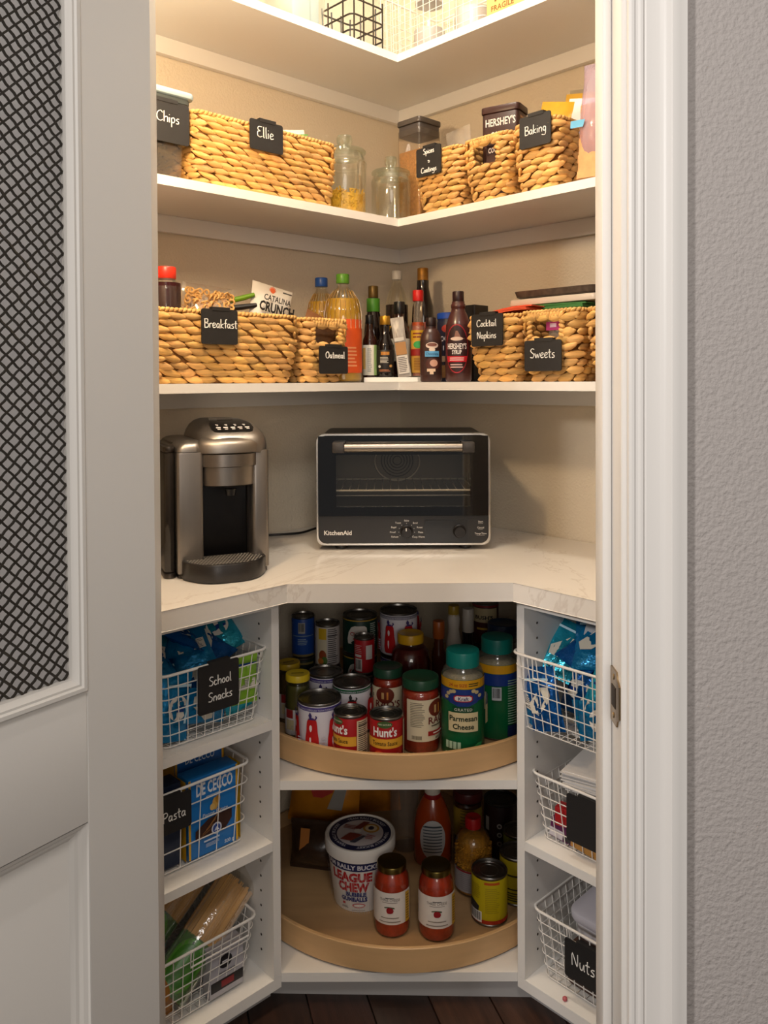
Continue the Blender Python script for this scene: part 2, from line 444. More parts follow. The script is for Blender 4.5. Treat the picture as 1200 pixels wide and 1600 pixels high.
for nm, x, s, lb in (('trim_4', JR, 1, 'white right door jamb with brass strike plate'), ('trim_5', JL, -1, 'white left door jamb')):
    b = MB(); b.rbox(min(x, x + .018 * s), YF - .001, 0, max(x, x + .018 * s), YB + .001, HEAD, .0015, 1)
    j = struct(b.build(nm, TRIM), lb)
    b = MB(); b.rbox(min(x, x - .0125 * s), YB - .072, 0, max(x, x - .0125 * s), YB - .034, HEAD, .003, 2, .001)
    b.build('door_stop', TRIM, j)
    if s == 1:
        b = MB()
        y0, y1, zc = YF + .012, YF + .046, .938
        pts = [(y0 + .004, zc - .034), (y1 - .004, zc - .034), (y1, zc - .030), (y1, zc + .030), (y1 - .004, zc + .034), (y0 + .004, zc + .034), (y0, zc + .026), (y0 - .009, zc + .02), (y0 - .009, zc - .02), (y0, zc - .026)]
        b.loft([[(x, y, z) for y, z in pts], [(x - .0022, y, z) for y, z in pts]])
        sp = b.build('strike_plate', NICK, j)
        b = MB()
        b.box(x - .0028, y0 + .007, zc - .013, x - .0020, y1 - .009, zc + .013)
        b.build('latch_hole', mat('#2a1d10', .6), sp)
        b = MB()
        for dz in (-.024, .024): b.lathe([(.0035, 0), (.003, .001), (0.0005, .0012)], 10)
        b = MB()
        for dz in (-.024, .024):
            b.loft([[(x - .0022 - .001 * q, (y0 + y1) / 2 + (.004 - .001 * q) * cos(t * pi / 5), zc + dz + (.004 - .001 * q) * sin(t * pi / 5)) for t in range(10)] for q in (0, 1)])
        b.build('screw', mat('#b8a07a', .3, 1), sp)
b = MB(); b.box(JL - .018, YF, HEAD, JR + .018, YB, HEAD + .02)
struct(b.build('trim_6', TRIM), 'white head jamb')

# ---- the open door: x runs along the leaf from the hinge edge, y is the normal of the face in view
door = bpy.data.objects.new('door_1', None); C.objects.link(door); door['kind'] = 'structure'
door['label'] = 'open off-white door with black wire mesh upper panel'
door.location = (-.280, -1.625, .012); door.rotation_euler = (0, 0, radians(237))
DW, DH, DT = .604, 2.03, .035
z1, z2, z3, z4 = .20, .838, .983, 1.93       # rails
def dbox(name, x0, za, x1, zb, y0=-DT, y1=0, m=DOORP, r=.0012):
    b = MB(); b.rbox(x0, y0, za, x1, y1, zb, r, 1, r); return b.build(name, m, door)
dbox('hinge_stile', 0, 0, .0955, DH); dbox('lock_stile', DW - .0955, 0, DW, DH)
dbox('bottom_rail', .0955, 0, DW - .0955, z1); dbox('lock_rail', .0955, z2, DW - .0955, z3); dbox('top_rail', .0955, z4, DW - .0955, DH)
dbox('lower_panel', .0955, z1, DW - .0955, z2, -.024, -.012)
def bead(x0, za, x1, zb, prof, name):
    """mitred moulding round an opening; prof = (inset, depth) pairs"""
    b = MB(); loops = []
    for ins, dep in prof:
        loops.append([(x0 + ins, dep, za + ins), (x1 - ins, dep, za + ins), (x1 - ins, dep, zb - ins), (x0 + ins, dep, zb - ins)])
    b.loft(loops, False, False); return b.build(name, DOORP, door, smooth=20)
bead(.0955, z3, DW - .0955, z4, [(0, -.003), (0, .002), (.002, .004), (.006, .004), (.008, .002), (.0105, .002), (.013, -.001), (.016, -.003), (.0165, -.012)], 'mesh_bead')
bead(.0955, z1, DW - .0955, z2, [(0, 0), (.0015, -.002), (.006, -.004), (.009, -.0075), (.0125, -.0085), (.016, -.0115), (.017, -.0121)], 'panel_moulding')
b = MB(); b.add([(.0955, -.029, z3), (DW - .0955, -.029, z3), (DW - .0955, -.029, z4), (.0955, -.029, z4)], [(0, 1, 2, 3)]); b.build('mesh_backing', MESHBACK, door, smooth=0)
# woven mesh, wires on both diagonals crimped over and under each other
m = MB(); xa, xb, za, zb = .108, DW - .108, z3 + .012, z4 - .012
P_ = .0146; n0 = int((xb - xa + zb - za) / P_)
for sgn in (1, -1):
    for i in range(1, n0):
        cst = i * P_
        pts = []
        # u = x - xa, v = z - za ; sgn=1: v = cst' + u ; sgn=-1: v = cst - u
        W_, H_ = xb - xa, zb - za
        if sgn == -1: u0, u1 = max(0, cst - H_), min(W_, cst)
        else: u0, u1 = max(0, W_ - cst), min(W_, W_ - cst + H_)
        q = int(round((u1 - u0) / (P_ / 2)))
        k0 = math.ceil(u0 / (P_ / 2))
        u = [u0] + [kk * P_ / 2 for kk in range(k0, int(u1 / (P_ / 2)) + 1)] + [u1]
        for uu in u:
            vv = cst - uu if sgn == -1 else uu - (W_ - cst)
            par = int(round(uu / (P_ / 2))) + i
            pts.append((xa + uu, -.010 + (.0011 if par % 2 else -.0011) * sgn, za + vv))
        pts = [p for n, p in enumerate(pts) if n == 0 or (Vector(p) - Vector(pts[n - 1])).length > .0005]
        if len(pts) > 1: m.tube(pts, .00155, 4)
tag(m.build('wire_mesh', BLKWIRE, door, fix=False, smooth=60), kind='stuff')

# ================================================================== shelves
def lshelf(z, s, t, uend, label):
    o = thing('corner_shelf', label, 'shelf', (0, 0, z))
    g = .0025
    pts = [uv(g, g), uv(uend, g), uv(uend, s), uv(s, s), uv(s, uend), uv(g, uend)]
    b = MB(); b.prism(pts, -t, 0); b.build('board', WHITE, o, smooth=0)
    for nm, q in (('left', [uv(g, g), uv(uend, g), uv(uend, .019), uv(.019, .019)]), ('right', [uv(g, g), uv(.019, .019), uv(.019, uend), uv(g, uend)])):
        b = MB(); b.prism(q, -t - .042, -t - .0004); b.build('cleat', WHITE, o, smooth=0)
    return o
lshelf(2.1983, .2929, .0205, 1.36, 'top white corner shelf, holding wire baskets and a clear tub')
lshelf(1.7634, .2929, .0205, 1.36, 'middle white corner shelf, holding glass jars and woven baskets')
lshelf(1.3280, .2929, .0205, 1.36, 'lowest white wall shelf, just above the coffee maker and oven')

# ================================================================== base cabinets and worktop
Bl, Br, Bu, Bv = .4427, .4365, .8007, .7902
Dl, Dr, Lu, Lv = .4884, .4729, .8129, .8088
ZC, TC = .914, .039
ct = thing('countertop', 'white veined quartz countertop wrapping the corner', 'countertop', (0, 0, ZC))
b = MB(); b.prism([uv(.003, .003), uv(1.40, .003), uv(1.40, Dl), uv(Lu, Dl), uv(Dr, Lv), uv(Dr, 1.40), uv(.003, 1.40)], -TC, 0, .0012); b.build('slab', QUARTZ, ct, smooth=0)

t = .019
ZT = ZC - TC - .001
def panel(parent, name, pts, za, zb, m=WHITE):
    b = MB(); b.prism(pts, za, zb); return b.build(name, m, parent, smooth=0)
def side_cab(label, D, B, left, shelves, name):
    """open-fronted cabinet along one wall; local helper P maps (along, out) to the plan"""
    P = (lambda a, o: uv(a, o)) if left else (lambda a, o: uv(o, a))
    c = thing(name, label, 'cabinet', (0, 0, 0))
    E_ = 1.36
    def bx(nm, a0, o0, a1, o1, za, zb, m=WHITE):
        return panel(c, nm, [P(a0, o0), P(a1, o0), P(a1, o1), P(a0, o1)], za, zb, m)
    bx('side_panel', B, .004, B + t, D, .0655, ZT - t - .0003)
    bx('end_panel', E_ - t, .004, E_, D, .0655, ZT - t - .0003)
    bx('back_panel', B + t + .0003, .004, E_ - t - .0003, .010, .0655, ZT - t - .0003)
    bx('top_panel', B - .0, .004, E_, D, ZT - t, ZT)
    bx('bottom_panel', B - .0, .004, E_, D, .042, .0652)
    bx('toe_kick', B + .0, D - .055, E_, D - .040, 0, .0417, mat('#b7b4b2', .5))
    for z, dd in shelves: bx('shelf', B + t + .0004, .0105, E_ - t - .0004, D - dd, z - t, z)
    # two rows of shelf pin holes in the side panel
    m = MB(); rad = .0028
    for o in (D - .045,):
        for k in range(24):
            z = .11 + .032 * k
            if any(abs(z - s[0] + .01) < .02 for s in shelves) or z > ZT - .03: continue
            cx = B + t + .0004
            m.loft([[tuple(list(P(cx + q, o + rad * cos(2 * pi * i / 8))) + [z + rad * sin(2 * pi * i / 8)]) for i in range(8)] for q in (-.0002, .0002)])
    tag(m.build('pin_holes', mat('#3a342e', .8), c, smooth=0), kind='stuff')
    return c
side_cab('open white cabinet left of the turntables, with three wire baskets', Bl, Bu, True, [(.6185, 0), (.3605, 0)], 'storage_cabinet')
side_cab('open white cabinet right of the turntables, with wire baskets', Br, Bv, False, [(.598, .085), (.3605, 0)], 'storage_cabinet')
cc = thing('corner_cabinet', 'white corner cabinet that houses two wooden turntables', 'cabinet', (0, 0, 0))
g = .0006
poly = [uv(.004, .004), uv(Bu - g, .004), uv(Bu - g, Bl), uv(Br, Bv - g), uv(.004, Bv - g)]
panel(cc, 'bottom_shelf', poly, .052, .0715)
panel(cc, 'middle_shelf', poly, .4645, .4838)
panel(cc, 'top_panel', [uv(.004, .004), uv(Bu - g, .004), uv(Bu - g, Bl - .06), uv(Br - .06, Bv - g), uv(.004, Bv - g)], ZT - t, ZT - .0005)
k = .045 / S2
o_ = (Bl + Bu) / S2
panel(cc, 'toe_kick', [(-.30, -o_ + .036), (.30, -o_ + .036), (.30, -o_ + .050), (-.30, -o_ + .050)], 0, .0515, mat('#b7b4b2', .5))

# ---- the two maple turntables: front arc of a circle, rear trimmed to the walls
def turntable(z, hrim, label):
    o = thing('turntable', label, 'turntable', (0, -.468, z))
    R0 = .4150; yc = .468; pts = []; n = 96; lim = .009
    for i in range(n):
        a = 2 * pi * i / n; dx, dy = cos(a), sin(a); R = R0
        for nx, ny in ((1 / S2, 1 / S2), (-1 / S2, 1 / S2)):          # the two walls
            dd = yc / S2 - lim; den = dx * nx + dy * ny
            if den > 1e-6: R = min(R, dd / den)
        pts.append((R * dx, R * dy, R))
    def ring(q, zz): return [(x * (1 - q / R), y * (1 - q / R), zz) for x, y, R in pts]
    b = MB(); b.loft([ring(.0095, .001), ring(.0095, .015)]); b.build('deck', MAPLED, o, smooth=30)
    b = MB(); b.loft([ring(.0093, 0), ring(.001, 0), ring(0, .001), ring(0, hrim - .0015), ring(.0015, hrim), ring(.008, hrim), ring(.0095, hrim - .0015), ring(.0093, 0)], False, False); b.build('rim', MAPLE, o, smooth=40)
    b = MB(); b.lathe([(.15, -.0047), (.15, .0009)], 32); b.build('bearing', STEEL, o)
    return o
turntable(.489, .0545, 'upper maple turntable, crowded with tins and jars')
turntable(.0765, .053, 'lower maple turntable, holding the gumball bucket')

# ================================================================== tins, jars and bottles
def place(name, label, cat, x, y, z, off=0, group=None, tilt=None):
    return thing(name, label, cat, (x, y, z), face_cam(x, y) + off, group, tilt)

def tin(label, x, y, z, R, h, col, art=None, off=0, group=None, lidcol=None, name='food_tin', ribs=True):
    o = place(name, label, 'can', x, y, z, off, group)
    b = MB()
    b.lathe([(R - .003, 0), (R - .0006, .0006), (R, .0022), (R, .0042), (R - .0014, .006), (R - .0014, h - .006), (R, h - .0042), (R, h - .0014), (R - .001, h), (R - .0024, h - .0002),
             (R - .0034, h - .0045), (R * .80, h - .0047), (R * .78, h - .0038), (R * .74, h - .0038), (R * .72, h - .0047), (R * .56, h - .0047), (R * .54, h - .004), (R * .50, h - .004), (R * .48, h - .0048), (.0005, h - .0048)], 36)
    b.build('tin_body', lidcol or TIN, o, smooth=30)
    b = MB(); b.lathe([(R - .0008, .0062), (R - .0006, .007), (R - .0006, h - .007), (R - .0008, h - .0062)], 36, cap0=False, cap1=False)
    lb = b.build('paper_label', mat(col, .42, name='label_paper'), o)
    if art:
        A = Art(lb, R - .0006); art(A, R, h); A.done()
    return o

def plum(A, x, z0, z1, w, leaf='#3b3170'):
    h = z1 - z0
    A.grid([(z0 + h * a, x - w * q, x + w * q) for a, q in ((0, .36), (.04, .46), (.2, .53), (.42, .5), (.6, .43), (.78, .40), (.9, .36), (.97, .26), (1, .12))], '#bd1418')
    A.grid([(z0 + h * a, x - w * .12 - w * q, x - w * .12 + w * q) for a, q in ((.16, .02), (.3, .07), (.42, .06), (.44, .01))], '#eadfe0')
    A.grid([(z0 + h * a, x - w * .08 - w * q, x - w * .08 + w * q) for a, q in ((.6, .03), (.68, .10), (.76, .09), (.8, .02))], '#eadfe0')
    A.grid([(z1 - h * .05, x - w * .30, x + w * .28), (z1 + h * .01, x - w * .1, x + w * .1)], leaf)
    A.grid([(z1, x - w * .16, x - w * .02), (z1 + h * .08, x - w * .24, x + w * .02), (z1 + h * .17, x - w * .12, x - w * .1)], leaf)
    A.grid([(z1 - h * .04, x + w * .2, x + w * .3), (z1 + h * .03, x + w * .3, x + w * .42), (z1 + h * .08, x + w * .26, x + w * .34)], leaf)

def tomato_label(band):
    def f(A, R, h):
        A.rect(-pi * R * .98, pi * R * .98, h - .0165, h - .0075, band)
        for k in range(-3, 4): A.text('PEELED TOMATOES', k * .044, h - .0145, .0052, '#d9d4e6')
        for k in range(-3, 4): plum(A, -.0155 + .0443 * k, .014, h * .765, .0265, '#3b3170' if band != '#1d5b38' else '#2c2c2c')
        for k in range(-3, 4): A.lines(-.0155 + .0443 * k + .018, -.0155 + .0443 * k + .026, .02, .05, 5, '#b9b4c2')
    return f
UZ = .504
tin('large white tin of plum tomatoes with purple band, front left of upper turntable', -.180, -.765, UZ, .0495, .117, '#e4e0e6', tomato_label('#4a3f86'))
tin('white tomato tin with purple band behind the front one, veg soup tin above it', -.183, -.603, UZ, .043, .117, '#e4e0e6', tomato_label('#4a3f86'), .2)
tin('white tomato tin with green band and dark lid, behind the red sauce tins', -.114, -.665, UZ, .0455, .117, '#e4e0e6', tomato_label('#1d5b38'), .35)
tin('white tomato tin hidden under the tall rear tin of plum tomatoes', -.004, -.42, UZ, .0495, .1015, '#e4e0e6', tomato_label('#4a3f86'), .5)
tin('white tin of plum tomatoes at the back, stacked high by the yellow-capped jar', -.004, -.42, UZ + .1017, .0505, .1165, '#e4e0e6', tomato_label('#8a8792'), -.12)

def hunts(A, R, h):
    A.ell(0, h * .875, .017, .0075, '#3c5a2a'); A.text('100% NATURAL', 0, h * .865, .0042, '#e8e2c8', .01)
    A.text("Hunt's", 0, h * .64, .026, '#f3f1ee', .03, width=.054)
    A.rect(-.046, .046, h * .40, h * .59, '#dba12f'); A.text('Tomato Sauce', 0, h * .46, .0125, '#27170c', .012, width=.056)
    A.ell(-.012, h * .26, .012, .010, '#d9502c'); A.ell(.006, h * .22, .012, .009, '#c63a1f'); A.rect(.014, .03, h * .25, h * .29, '#e8d8d0')
    A.rect(.047, .079, h * .08, h * .90, '#d9c9a8'); A.lines(.050, .077, h * .10, h * .88, 20, '#3a2c20', .42)
    A.rect(.050, .077, h * .79, h * .805, '#2a1d14'); A.rect(.050, .077, h * .60, h * .61, '#2a1d14'); A.rect(.050, .077, h * .26, h * .27, '#2a1d14')
tin("red tin of tomato sauce turned to show its nutrition panel", -.107, -.817, UZ, .0372, .108, '#a81319', hunts, -.92)
tin("red tin of tomato sauce with its name facing out", -.028, -.826, UZ, .0370, .107, '#a81319', hunts, -.10)

def chick(A, R, h):
    A.rect(-pi * R * .98, pi * R * .98, h * .9, h * .93, '#b08a2e')
    A.grid([(h * .30, -.032, -.022), (h * .42, -.034, .014), (h * .60, -.030, .022), (h * .74, -.022, .020), (h * .78, -.012, .014)], '#d9d2c8')
    A.text('Chicken', -.002, h * .52, .014, '#b3202a', .015); A.lines(-.016, .012, h * .40, h * .48, 1, '#b3202a', .5)
    A.ell(.022, h * .48, .008, .010, '#2d6fae'); A.lines(.03, .05, h * .2, h * .85, 12, '#a9b6a9')
tin('dark green chicken soup tin, lower of two stacked at the back', -.109, -.40, UZ, .047, .1, '#12352a', chick, -.1)
tin('dark green chicken soup tin, upper of two stacked at the back', -.109, -.40, UZ + .1002, .047, .1, '#12352a', chick, -.05)
tin('short dark tin that holds up the small red can', -.092, -.505, UZ, .034, .079, '#241f22', None)
def redc(A, R, h):
    A.rect(.004, .022, h * .42, h * .80, '#d8d4d0'); A.rect(-.028, -.008, h * .48, h * .55, '#d8d4d0'); A.bars(-.026, -.006, h * .10, h * .44, 12, bg='#d6d2cc')
    A.lines(-.028, -.006, h * .58, h * .82, 5, '#e2b8b6', .3)
tin('small red can with white panels, standing on a dark tin', -.092, -.505, UZ + .0792, .0270, .094, '#b0141d', redc)
def bluec(A, R, h):
    A.bars(-.013, .005, h * .60, h * .86, 12, bg='#9a9690'); A.rect(-.03, .03, h * .53, h * .55, '#6f8297'); A.lines(-.014, .012, h * .32, h * .48, 4, '#7f95ad'); A.rect(-.03, .03, h * .05, h * .10, '#7a6a3e')
tin('dark tin with gold rim under the blue can', -.255, -.465, UZ, .031, .108, '#1c2a22', lambda A, R, h: A.rect(-.03, .03, h * .85, h * .9, '#8c7a44'), 0)
tin('blue can with barcode, stacked at back left of the upper turntable', -.255, -.465, UZ + .1082, .0305, .108, '#17418c', bluec)
tin('plain dark tin under the vegetable soup tin', -.187, -.505, UZ, .034, .098, '#2a2422', None)
def vegc(A, R, h):
    A.rect(-.03, -.002, .008, h - .009, '#c9bfa4'); A.rect(-.024, -.003, h * .66, h * .92, '#c9a41f'); A.ell(-.013, h * .28, .010, .015, '#8d3f1c'); A.ell(-.008, h * .18, .008, .010, '#4a6a2c'); A.ell(-.018, h * .16, .008, .008, '#b26a2a')
    A.lines(.001, .026, h * .10, h * .92, 18, '#4a4648', .45); A.rect(.0, .028, h * .26, h * .275, '#1d1a1c'); A.rect(.0, .028, h * .74, h * .755, '#1d1a1c')
tin('vegetable soup tin with nutrition panel, second row left of upper turntable', -.187, -.505, UZ + .0982, .0323, .110, '#b7b1ae', vegc)

# ---- glass jars
def jar(label, x, y, z, gp, content, lid, art=None, off=0, group=None, name='glass_jar', cat='jar', ctop=None, lz=None, Rl=None, glass=GLASS, lidtop=None, cap_name='lid', cmat=None):
    """gp: outer profile (r, z) from foot to mouth; lid: (colour, r, z0, z1)"""
    o = place(name, label, cat, x, y, z, off, group)
    b = MB(); b.lathe([(gp[0][0] * .9, 0)] + gp, 32, cap1=False); b.build('glass', glass, o, smooth=40)
    if content:
        ct = ctop or gp[-1][1]
        pr = [(max(gp[0][0] * .88, .001), .003)] + [(r - .0022, zz if zz > .004 else .004) for r, zz in gp if zz < ct - .001]
        rr_ = gp[-1][0]
        for (r0, z0), (r1, z1) in zip(gp, gp[1:]):
            if z0 <= ct <= z1: rr_ = r0 + (r1 - r0) * (ct - z0) / max(z1 - z0, 1e-6)
        pr += [(rr_ - .0022, ct), (.001, ct)]
        b = MB(); b.lathe(pr, 28); b.build('contents', cmat or mat(content, .30, var=.25, vs_=90, coat=.4, name='contents'), o, smooth=40)
    if lid:
        col, r, z0, z1 = lid
        lm = col if not isinstance(col, str) else mat(col, .35, name='lid_paint')
        b = MB(); b.lathe([(r - .0015, z0), (r, z0 + .001), (r, z1 - .003), (r - .001, z1 - .0008), (r - .003, z1), (r - .006, z1 - .0004), (r - .009, z1 - .0014), (.001, z1 - .0014)], 36)
        # fine knurl ribs round the skirt
        L_ = b.build(cap_name, lm, o, smooth=35)
    else: L_ = None
    if art:
        zl0, zl1 = lz; Rl = Rl or max(r for r, _ in gp)
        b = MB(); b.lathe([(Rl + .0004, zl0), (Rl + .0006, zl0 + .0005), (Rl + .0006, zl1 - .0005), (Rl + .0004, zl1)], 36, cap0=False, cap1=False)
        col = art[0]
        if art[2]:            # label covers only part of the way round
            b = MB(); a0, a1 = art[2]; n = 20
            b.loft([[((Rl + .0006) * sin(a0 + (a1 - a0) * k / n), -(Rl + .0006) * cos(a0 + (a1 - a0) * k / n), zz) for k in range(n + 1)] for zz in (zl0, zl1)], False, False, closed=False)
        lb = b.build('paper_label', mat(col, .45, name='label_paper'), o)
        A = Art(lb, Rl + .0006); art[1](A, zl0, zl1); A.done()
    if lidtop and L_:
        A = Art(L_, None, 0, Matrix.Translation((0, 0, lid[3] - .0014)) @ Matrix.Rotation(-pi / 2, 4, 'X')); lidtop(A); A.done()
    return o
def straight(R, h, neck, sh=.02, foot=.004): return [(R * .93, .0004), (R, foot), (R, h - sh - .006), (R * .985, h - sh), (R * .90, h - sh * .45), (neck, h - .004), (neck, h)]

def rao(A, z0, z1):
    H = z1 - z0
    A.lines(-.058, -.024, z0 + H * .34, z1 - H * .06, 15, '#5b4c3a', .35)
    A.bars(-.056, -.030, z0 + H * .03, z0 + H * .15, 16, '#4a3b2c', '#ddcfae')
    A.ell(.006, z1 - H * .22, .022, .019, '#6e2a1a'); A.rect(-.002, .004, z1 - H * .33, z1 - H * .14, '#caa46c'); A.rect(.010, .014, z1 - H * .35, z1 - H * .12, '#d8883a')
    A.text("RAO'S", .012, z0 + H * .42, .022, '#6b1f1a', .01); A.lines(-.01, .034, z0 + H * .35, z0 + H * .39, 1, '#5b4c3a', .7)
    A.rect(-.018, .045, z0 + H * .14, z0 + H * .25, '#9c231f'); A.lines(-.006, .036, z0 + H * .17, z0 + H * .22, 1, '#f0e6d6', .6); A.lines(.0, .03, z0 + H * .04, z0 + H * .10, 2, '#5b4c3a')
def lidswirl(A):
    A.text('o', 0, -.012, .03, '#0f2b1c')
jar('tall red pasta sauce jar with cream label and dark green lid, front of upper turntable', .048, -.757, UZ, straight(.0430, .142, .036, .012), '#a8331a', ('#1f4a32', .0415, .141, .163), ('#e0d3b4', rao, (-1.55, 1.45)), .78, lz=(.03, .122), ctop=.138)
jar('red pasta sauce jar with green lid, half hidden behind the two red tins', -.028, -.655, UZ, straight(.0375, .128, .032, .012), '#9a2c16', ('#1d4430', .0355, .127, .149), ('#ddd0b0', rao, (-1.4, 1.4)), -.35, lz=(.03, .108), ctop=.124)
def pick(A, z0, z1):
    H = z1 - z0
    A.rect(-.032, -.012, z0 + H * .66, z1, '#7d1a1c'); A.lines(-.002, .018, z0 + H * .1, z0 + H * .95, 14, '#4b474a', .5); A.rect(-.03, -.01, z0 + H * .2, z0 + H * .6, '#a99a78')
def liddash(A): A.rect(-.015, .014, -.003, .003, '#7d6a14')
jar('jar of olives with bright yellow lid, front left edge of upper turntable', -.238, -.70, UZ, straight(.0300, .135, .026, .018), '#4c4a1c', ('#cdb022', .0285, .131, .147), ('#b9b5b4', pick, None), 0, lz=(.012, .07), ctop=.122, lidtop=liddash)
jar('jar with yellow lid behind the olive jar, at the cabinet side', -.272, -.61, UZ, straight(.0290, .13, .025, .018), '#4c3a18', ('#c9a822', .0275, .127, .142), ('#a9a29a', pick, None), .4, lz=(.012, .07), ctop=.118, lidtop=liddash)
jar('wide jar of dark red sauce with yellow cap, second row', .027, -.52, UZ, [(.045, .0004), (.05, .006), (.0525, .06), (.0525, .11), (.046, .14), (.034, .155), (.030, .160), (.030, .166)], '#5c1712', ('#d9a518', .0335, .162, .186), None, ctop=.150)
jar('large jar with navy blue lid, behind the grated cheese', .270, -.465, UZ, straight(.040, .165, .036, .015), '#1a2436', ('#14335c', .0415, .163, .196), None, ctop=.15)

# ---- grated cheese shakers
def parm(A, R, hi):
    A.rect(-pi * R * .985, pi * R * .985, .1555, .1745, '#dfa21d'); A.text('24 oz SIZE', -.012, .1605, .0095, '#b3361b', .012); A.lines(.012, .038, .160, .169, 2, '#3a3a1a', .5)
    A.rect(-pi * R * .985, pi * R * .985, .128, .1548, '#1d3a86'); A.grid([(.118, -.012, .012), (.124, -.03, .03), (.13, -.04, .04)], '#1d3a86')
    for k, (x, z) in enumerate(((-.034, .144), (-.027, .149), (-.038, .136), (.03, .148), (.038, .14), (-.02, .151), (.022, .152))): A.ell(x, z, .005, .004, '#cbb98a')
    A.grid([(.1290, -.015, .015), (.1325, -.020, .020), (.1400, -.020, .020), (.1435, -.015, .015)], '#b5222a'); A.grid([(.1310, -.013, .013), (.1335, -.0175, .0175), (.1390, -.0175, .0175), (.1415, -.013, .013)], '#ece9e4'); A.text('Kraft', 0, .1325, .0105, '#1a2a60', .02)
    A.rect(-.022, .022, .106, .119, '#10472c'); A.text('GRATED', 0, .1095, .0085, '#d8d6c4', .015, spacing=1.2)
    A.rect(-.031, .031, .064, .1058, '#d9caa0'); A.text('Parmesan', 0, .0875, .0160, '#1a2c1c', .025, width=.057); A.text('Cheese', 0, .0700, .0160, '#1a2c1c', .025, width=.043)
    for k in range(4): A.rect(-.037 + .0085 * k, -.0305 + .0085 * k, .026, .042, '#a9c7ab')
    A.lines(-.037, -.004, .012, .020, 1, '#a9c7ab', .5); A.grid([(.024, .016, .026), (.03, .018, .036), (.04, .03, .040)], '#2d8a4c')
    A.bars(.073, .092, .098, .128, 12, bg='#c9ccd0'); A.lines(.105, .135, .03, .145, 20, '#8fae98', .4); A.rect(.104, .136, .015, .04, '#17244a')
    A.rect(.05, .062, .075, .115, '#c7bb94')
def shaker(label, x, y, off):
    R = .0472; o = place('cheese_shaker', label, 'shaker', x, y, UZ, off)
    b = MB(); b.lathe([(R * .93, 0), (R, .004), (R, .172), (R * .985, .178), (R * .93, .186), (R * .80, .194), (R * .76, .197), (R * .76, .204)], 36, cap1=False); b.build('bottle', PLASTIC, o, smooth=45)
    b = MB(); b.lathe([(R * .9, .003), (R - .002, .005), (R - .002, .170), (R * .5, .176), (.001, .178)], 32); b.build('grated_cheese', mat('#cdbf9c', .8, bump=.6, bs=300, var=.2, vs_=200), o)
    b = MB(); b.lathe([(R + .0003, .006), (R + .0005, .0065), (R + .0005, .1745), (R + .0003, .175)], 36, cap0=False, cap1=False); lb = b.build('shrink_label', mat('#0c6238', .32, name='label_film'), o)
    A = Art(lb, R + .0005, rough=.32); parm(A, R + .0005, .175); A.done()
    b = MB(); b.lathe([(.0355, .196), (.0372, .1965), (.0372, .225), (.036, .2285), (.033, .2295), (.001, .2295)], 40); b.build('cap', mat('#0a8278', .38, name='teal_plastic', var=.05, vs_=200, stretch=(1, 1, .05)), o, smooth=50)
    return o
shaker('green parmesan cheese shaker with teal cap, name facing out', .142, -.775, .02)
shaker('green parmesan cheese shaker turned to its barcode side, behind the other', .229, -.683, -1.75)

# ---- slim bottles at the back of the upper turntable
def bottle(label, x, y, z, prof, body, cap=None, liquid=None, ltop=None, art=None, lz=None, off=0, name='bottle', cat='bottle', capname='cap', n=28, sx=1, sy=1, group=None, rest=None):
    o = place(name, label, cat, x, y, z, off, group)
    b = MB(); b.lathe([(prof[0][0] * .85, 0)] + prof, n, sx=sx, sy=sy, cap1=True); b.build('bottle_body', body, o, smooth=45)
    if liquid:
        pr = [(prof[0][0] * .8, .003)] + [(max(r - .0018, .001), max(zz, .0035)) for r, zz in prof if zz < ltop]
        pr += [(pr[-1][0], ltop), (.001, ltop)]
        b = MB(); b.lathe(pr, n, sx=sx, sy=sy); b.build('liquid', liquid, o, smooth=45)
    if cap:
        cm, r, z0, z1 = cap[:4]
        b = MB(); b.lathe([(r * .97, z0), (r, z0 + .001), (r, z1 - .002), (r * .93, z1), (.001, z1)], 24); b.build(capname, cm if not isinstance(cm, str) else mat(cm, .35), o, smooth=40)
    if art:
        col, fn, span, Rl = art
        if span:
            a0, a1 = span; k_ = 18; b = MB()
            b.loft([[((Rl + .0004) * sx * sin(a0 + (a1 - a0) * k / k_), -(Rl + .0004) * sy * cos(a0 + (a1 - a0) * k / k_), zz) for k in range(k_ + 1)] for zz in lz], False, False, closed=False)
        else:
            b = MB(); b.lathe([(Rl + .0003, lz[0]), (Rl + .0005, lz[0] + .0004), (Rl + .0005, lz[1] - .0004), (Rl + .0003, lz[1])], n, sx=sx, sy=sy, cap0=False, cap1=False)
        lb = b.build('label_sleeve', mat(col, .45), o)
        if fn:
            A = Art(lb, (Rl + .0005) * sx); fn(A, lz[0], lz[1]); A.done()
    return o
def bprof(R, hb, hs, rn, h): return [(R * .95, .0004), (R, .004), (R, hb), (R * .93, hb + (hs - hb) * .25), (R * .68, hb + (hs - hb) * .6), (rn * 1.12, hb + (hs - hb) * .9), (rn, hs), (rn, h)]
DARKG = mat('#1a1210', .10, name='dark_sauce_glass', coat=.4)
bottle('small bottle with orange cap at the back of the upper turntable', .102, -.45, UZ, bprof(.02, .10, .14, .012, .17), mat('#5a2a14', .2), ('#b05a22', .0155, .15, .195))
def wl(A, z0, z1): A.lines(-.014, .014, z0, z1, 9, '#6a5f58', .5); A.rect(-.018, .018, z1 - .012, z1 - .008, '#2a2420')
bottle('slim bottle with white printed sleeve and gold top, back of upper turntable', .143, -.42, UZ, bprof(.021, .11, .20, .015, .205), mat('#cfc6ba', .4), ('#a98a2c', .0150, .200, .228), art=('#cfc6ba', wl, None, .021), lz=(.02, .108))
bottle('slim bottle with pale foil neck beside the bean tin', .183, -.40, UZ, bprof(.021, .10, .155, .0145, .20), DARKG, ('#c9c2b8', .0155, .150, .214))
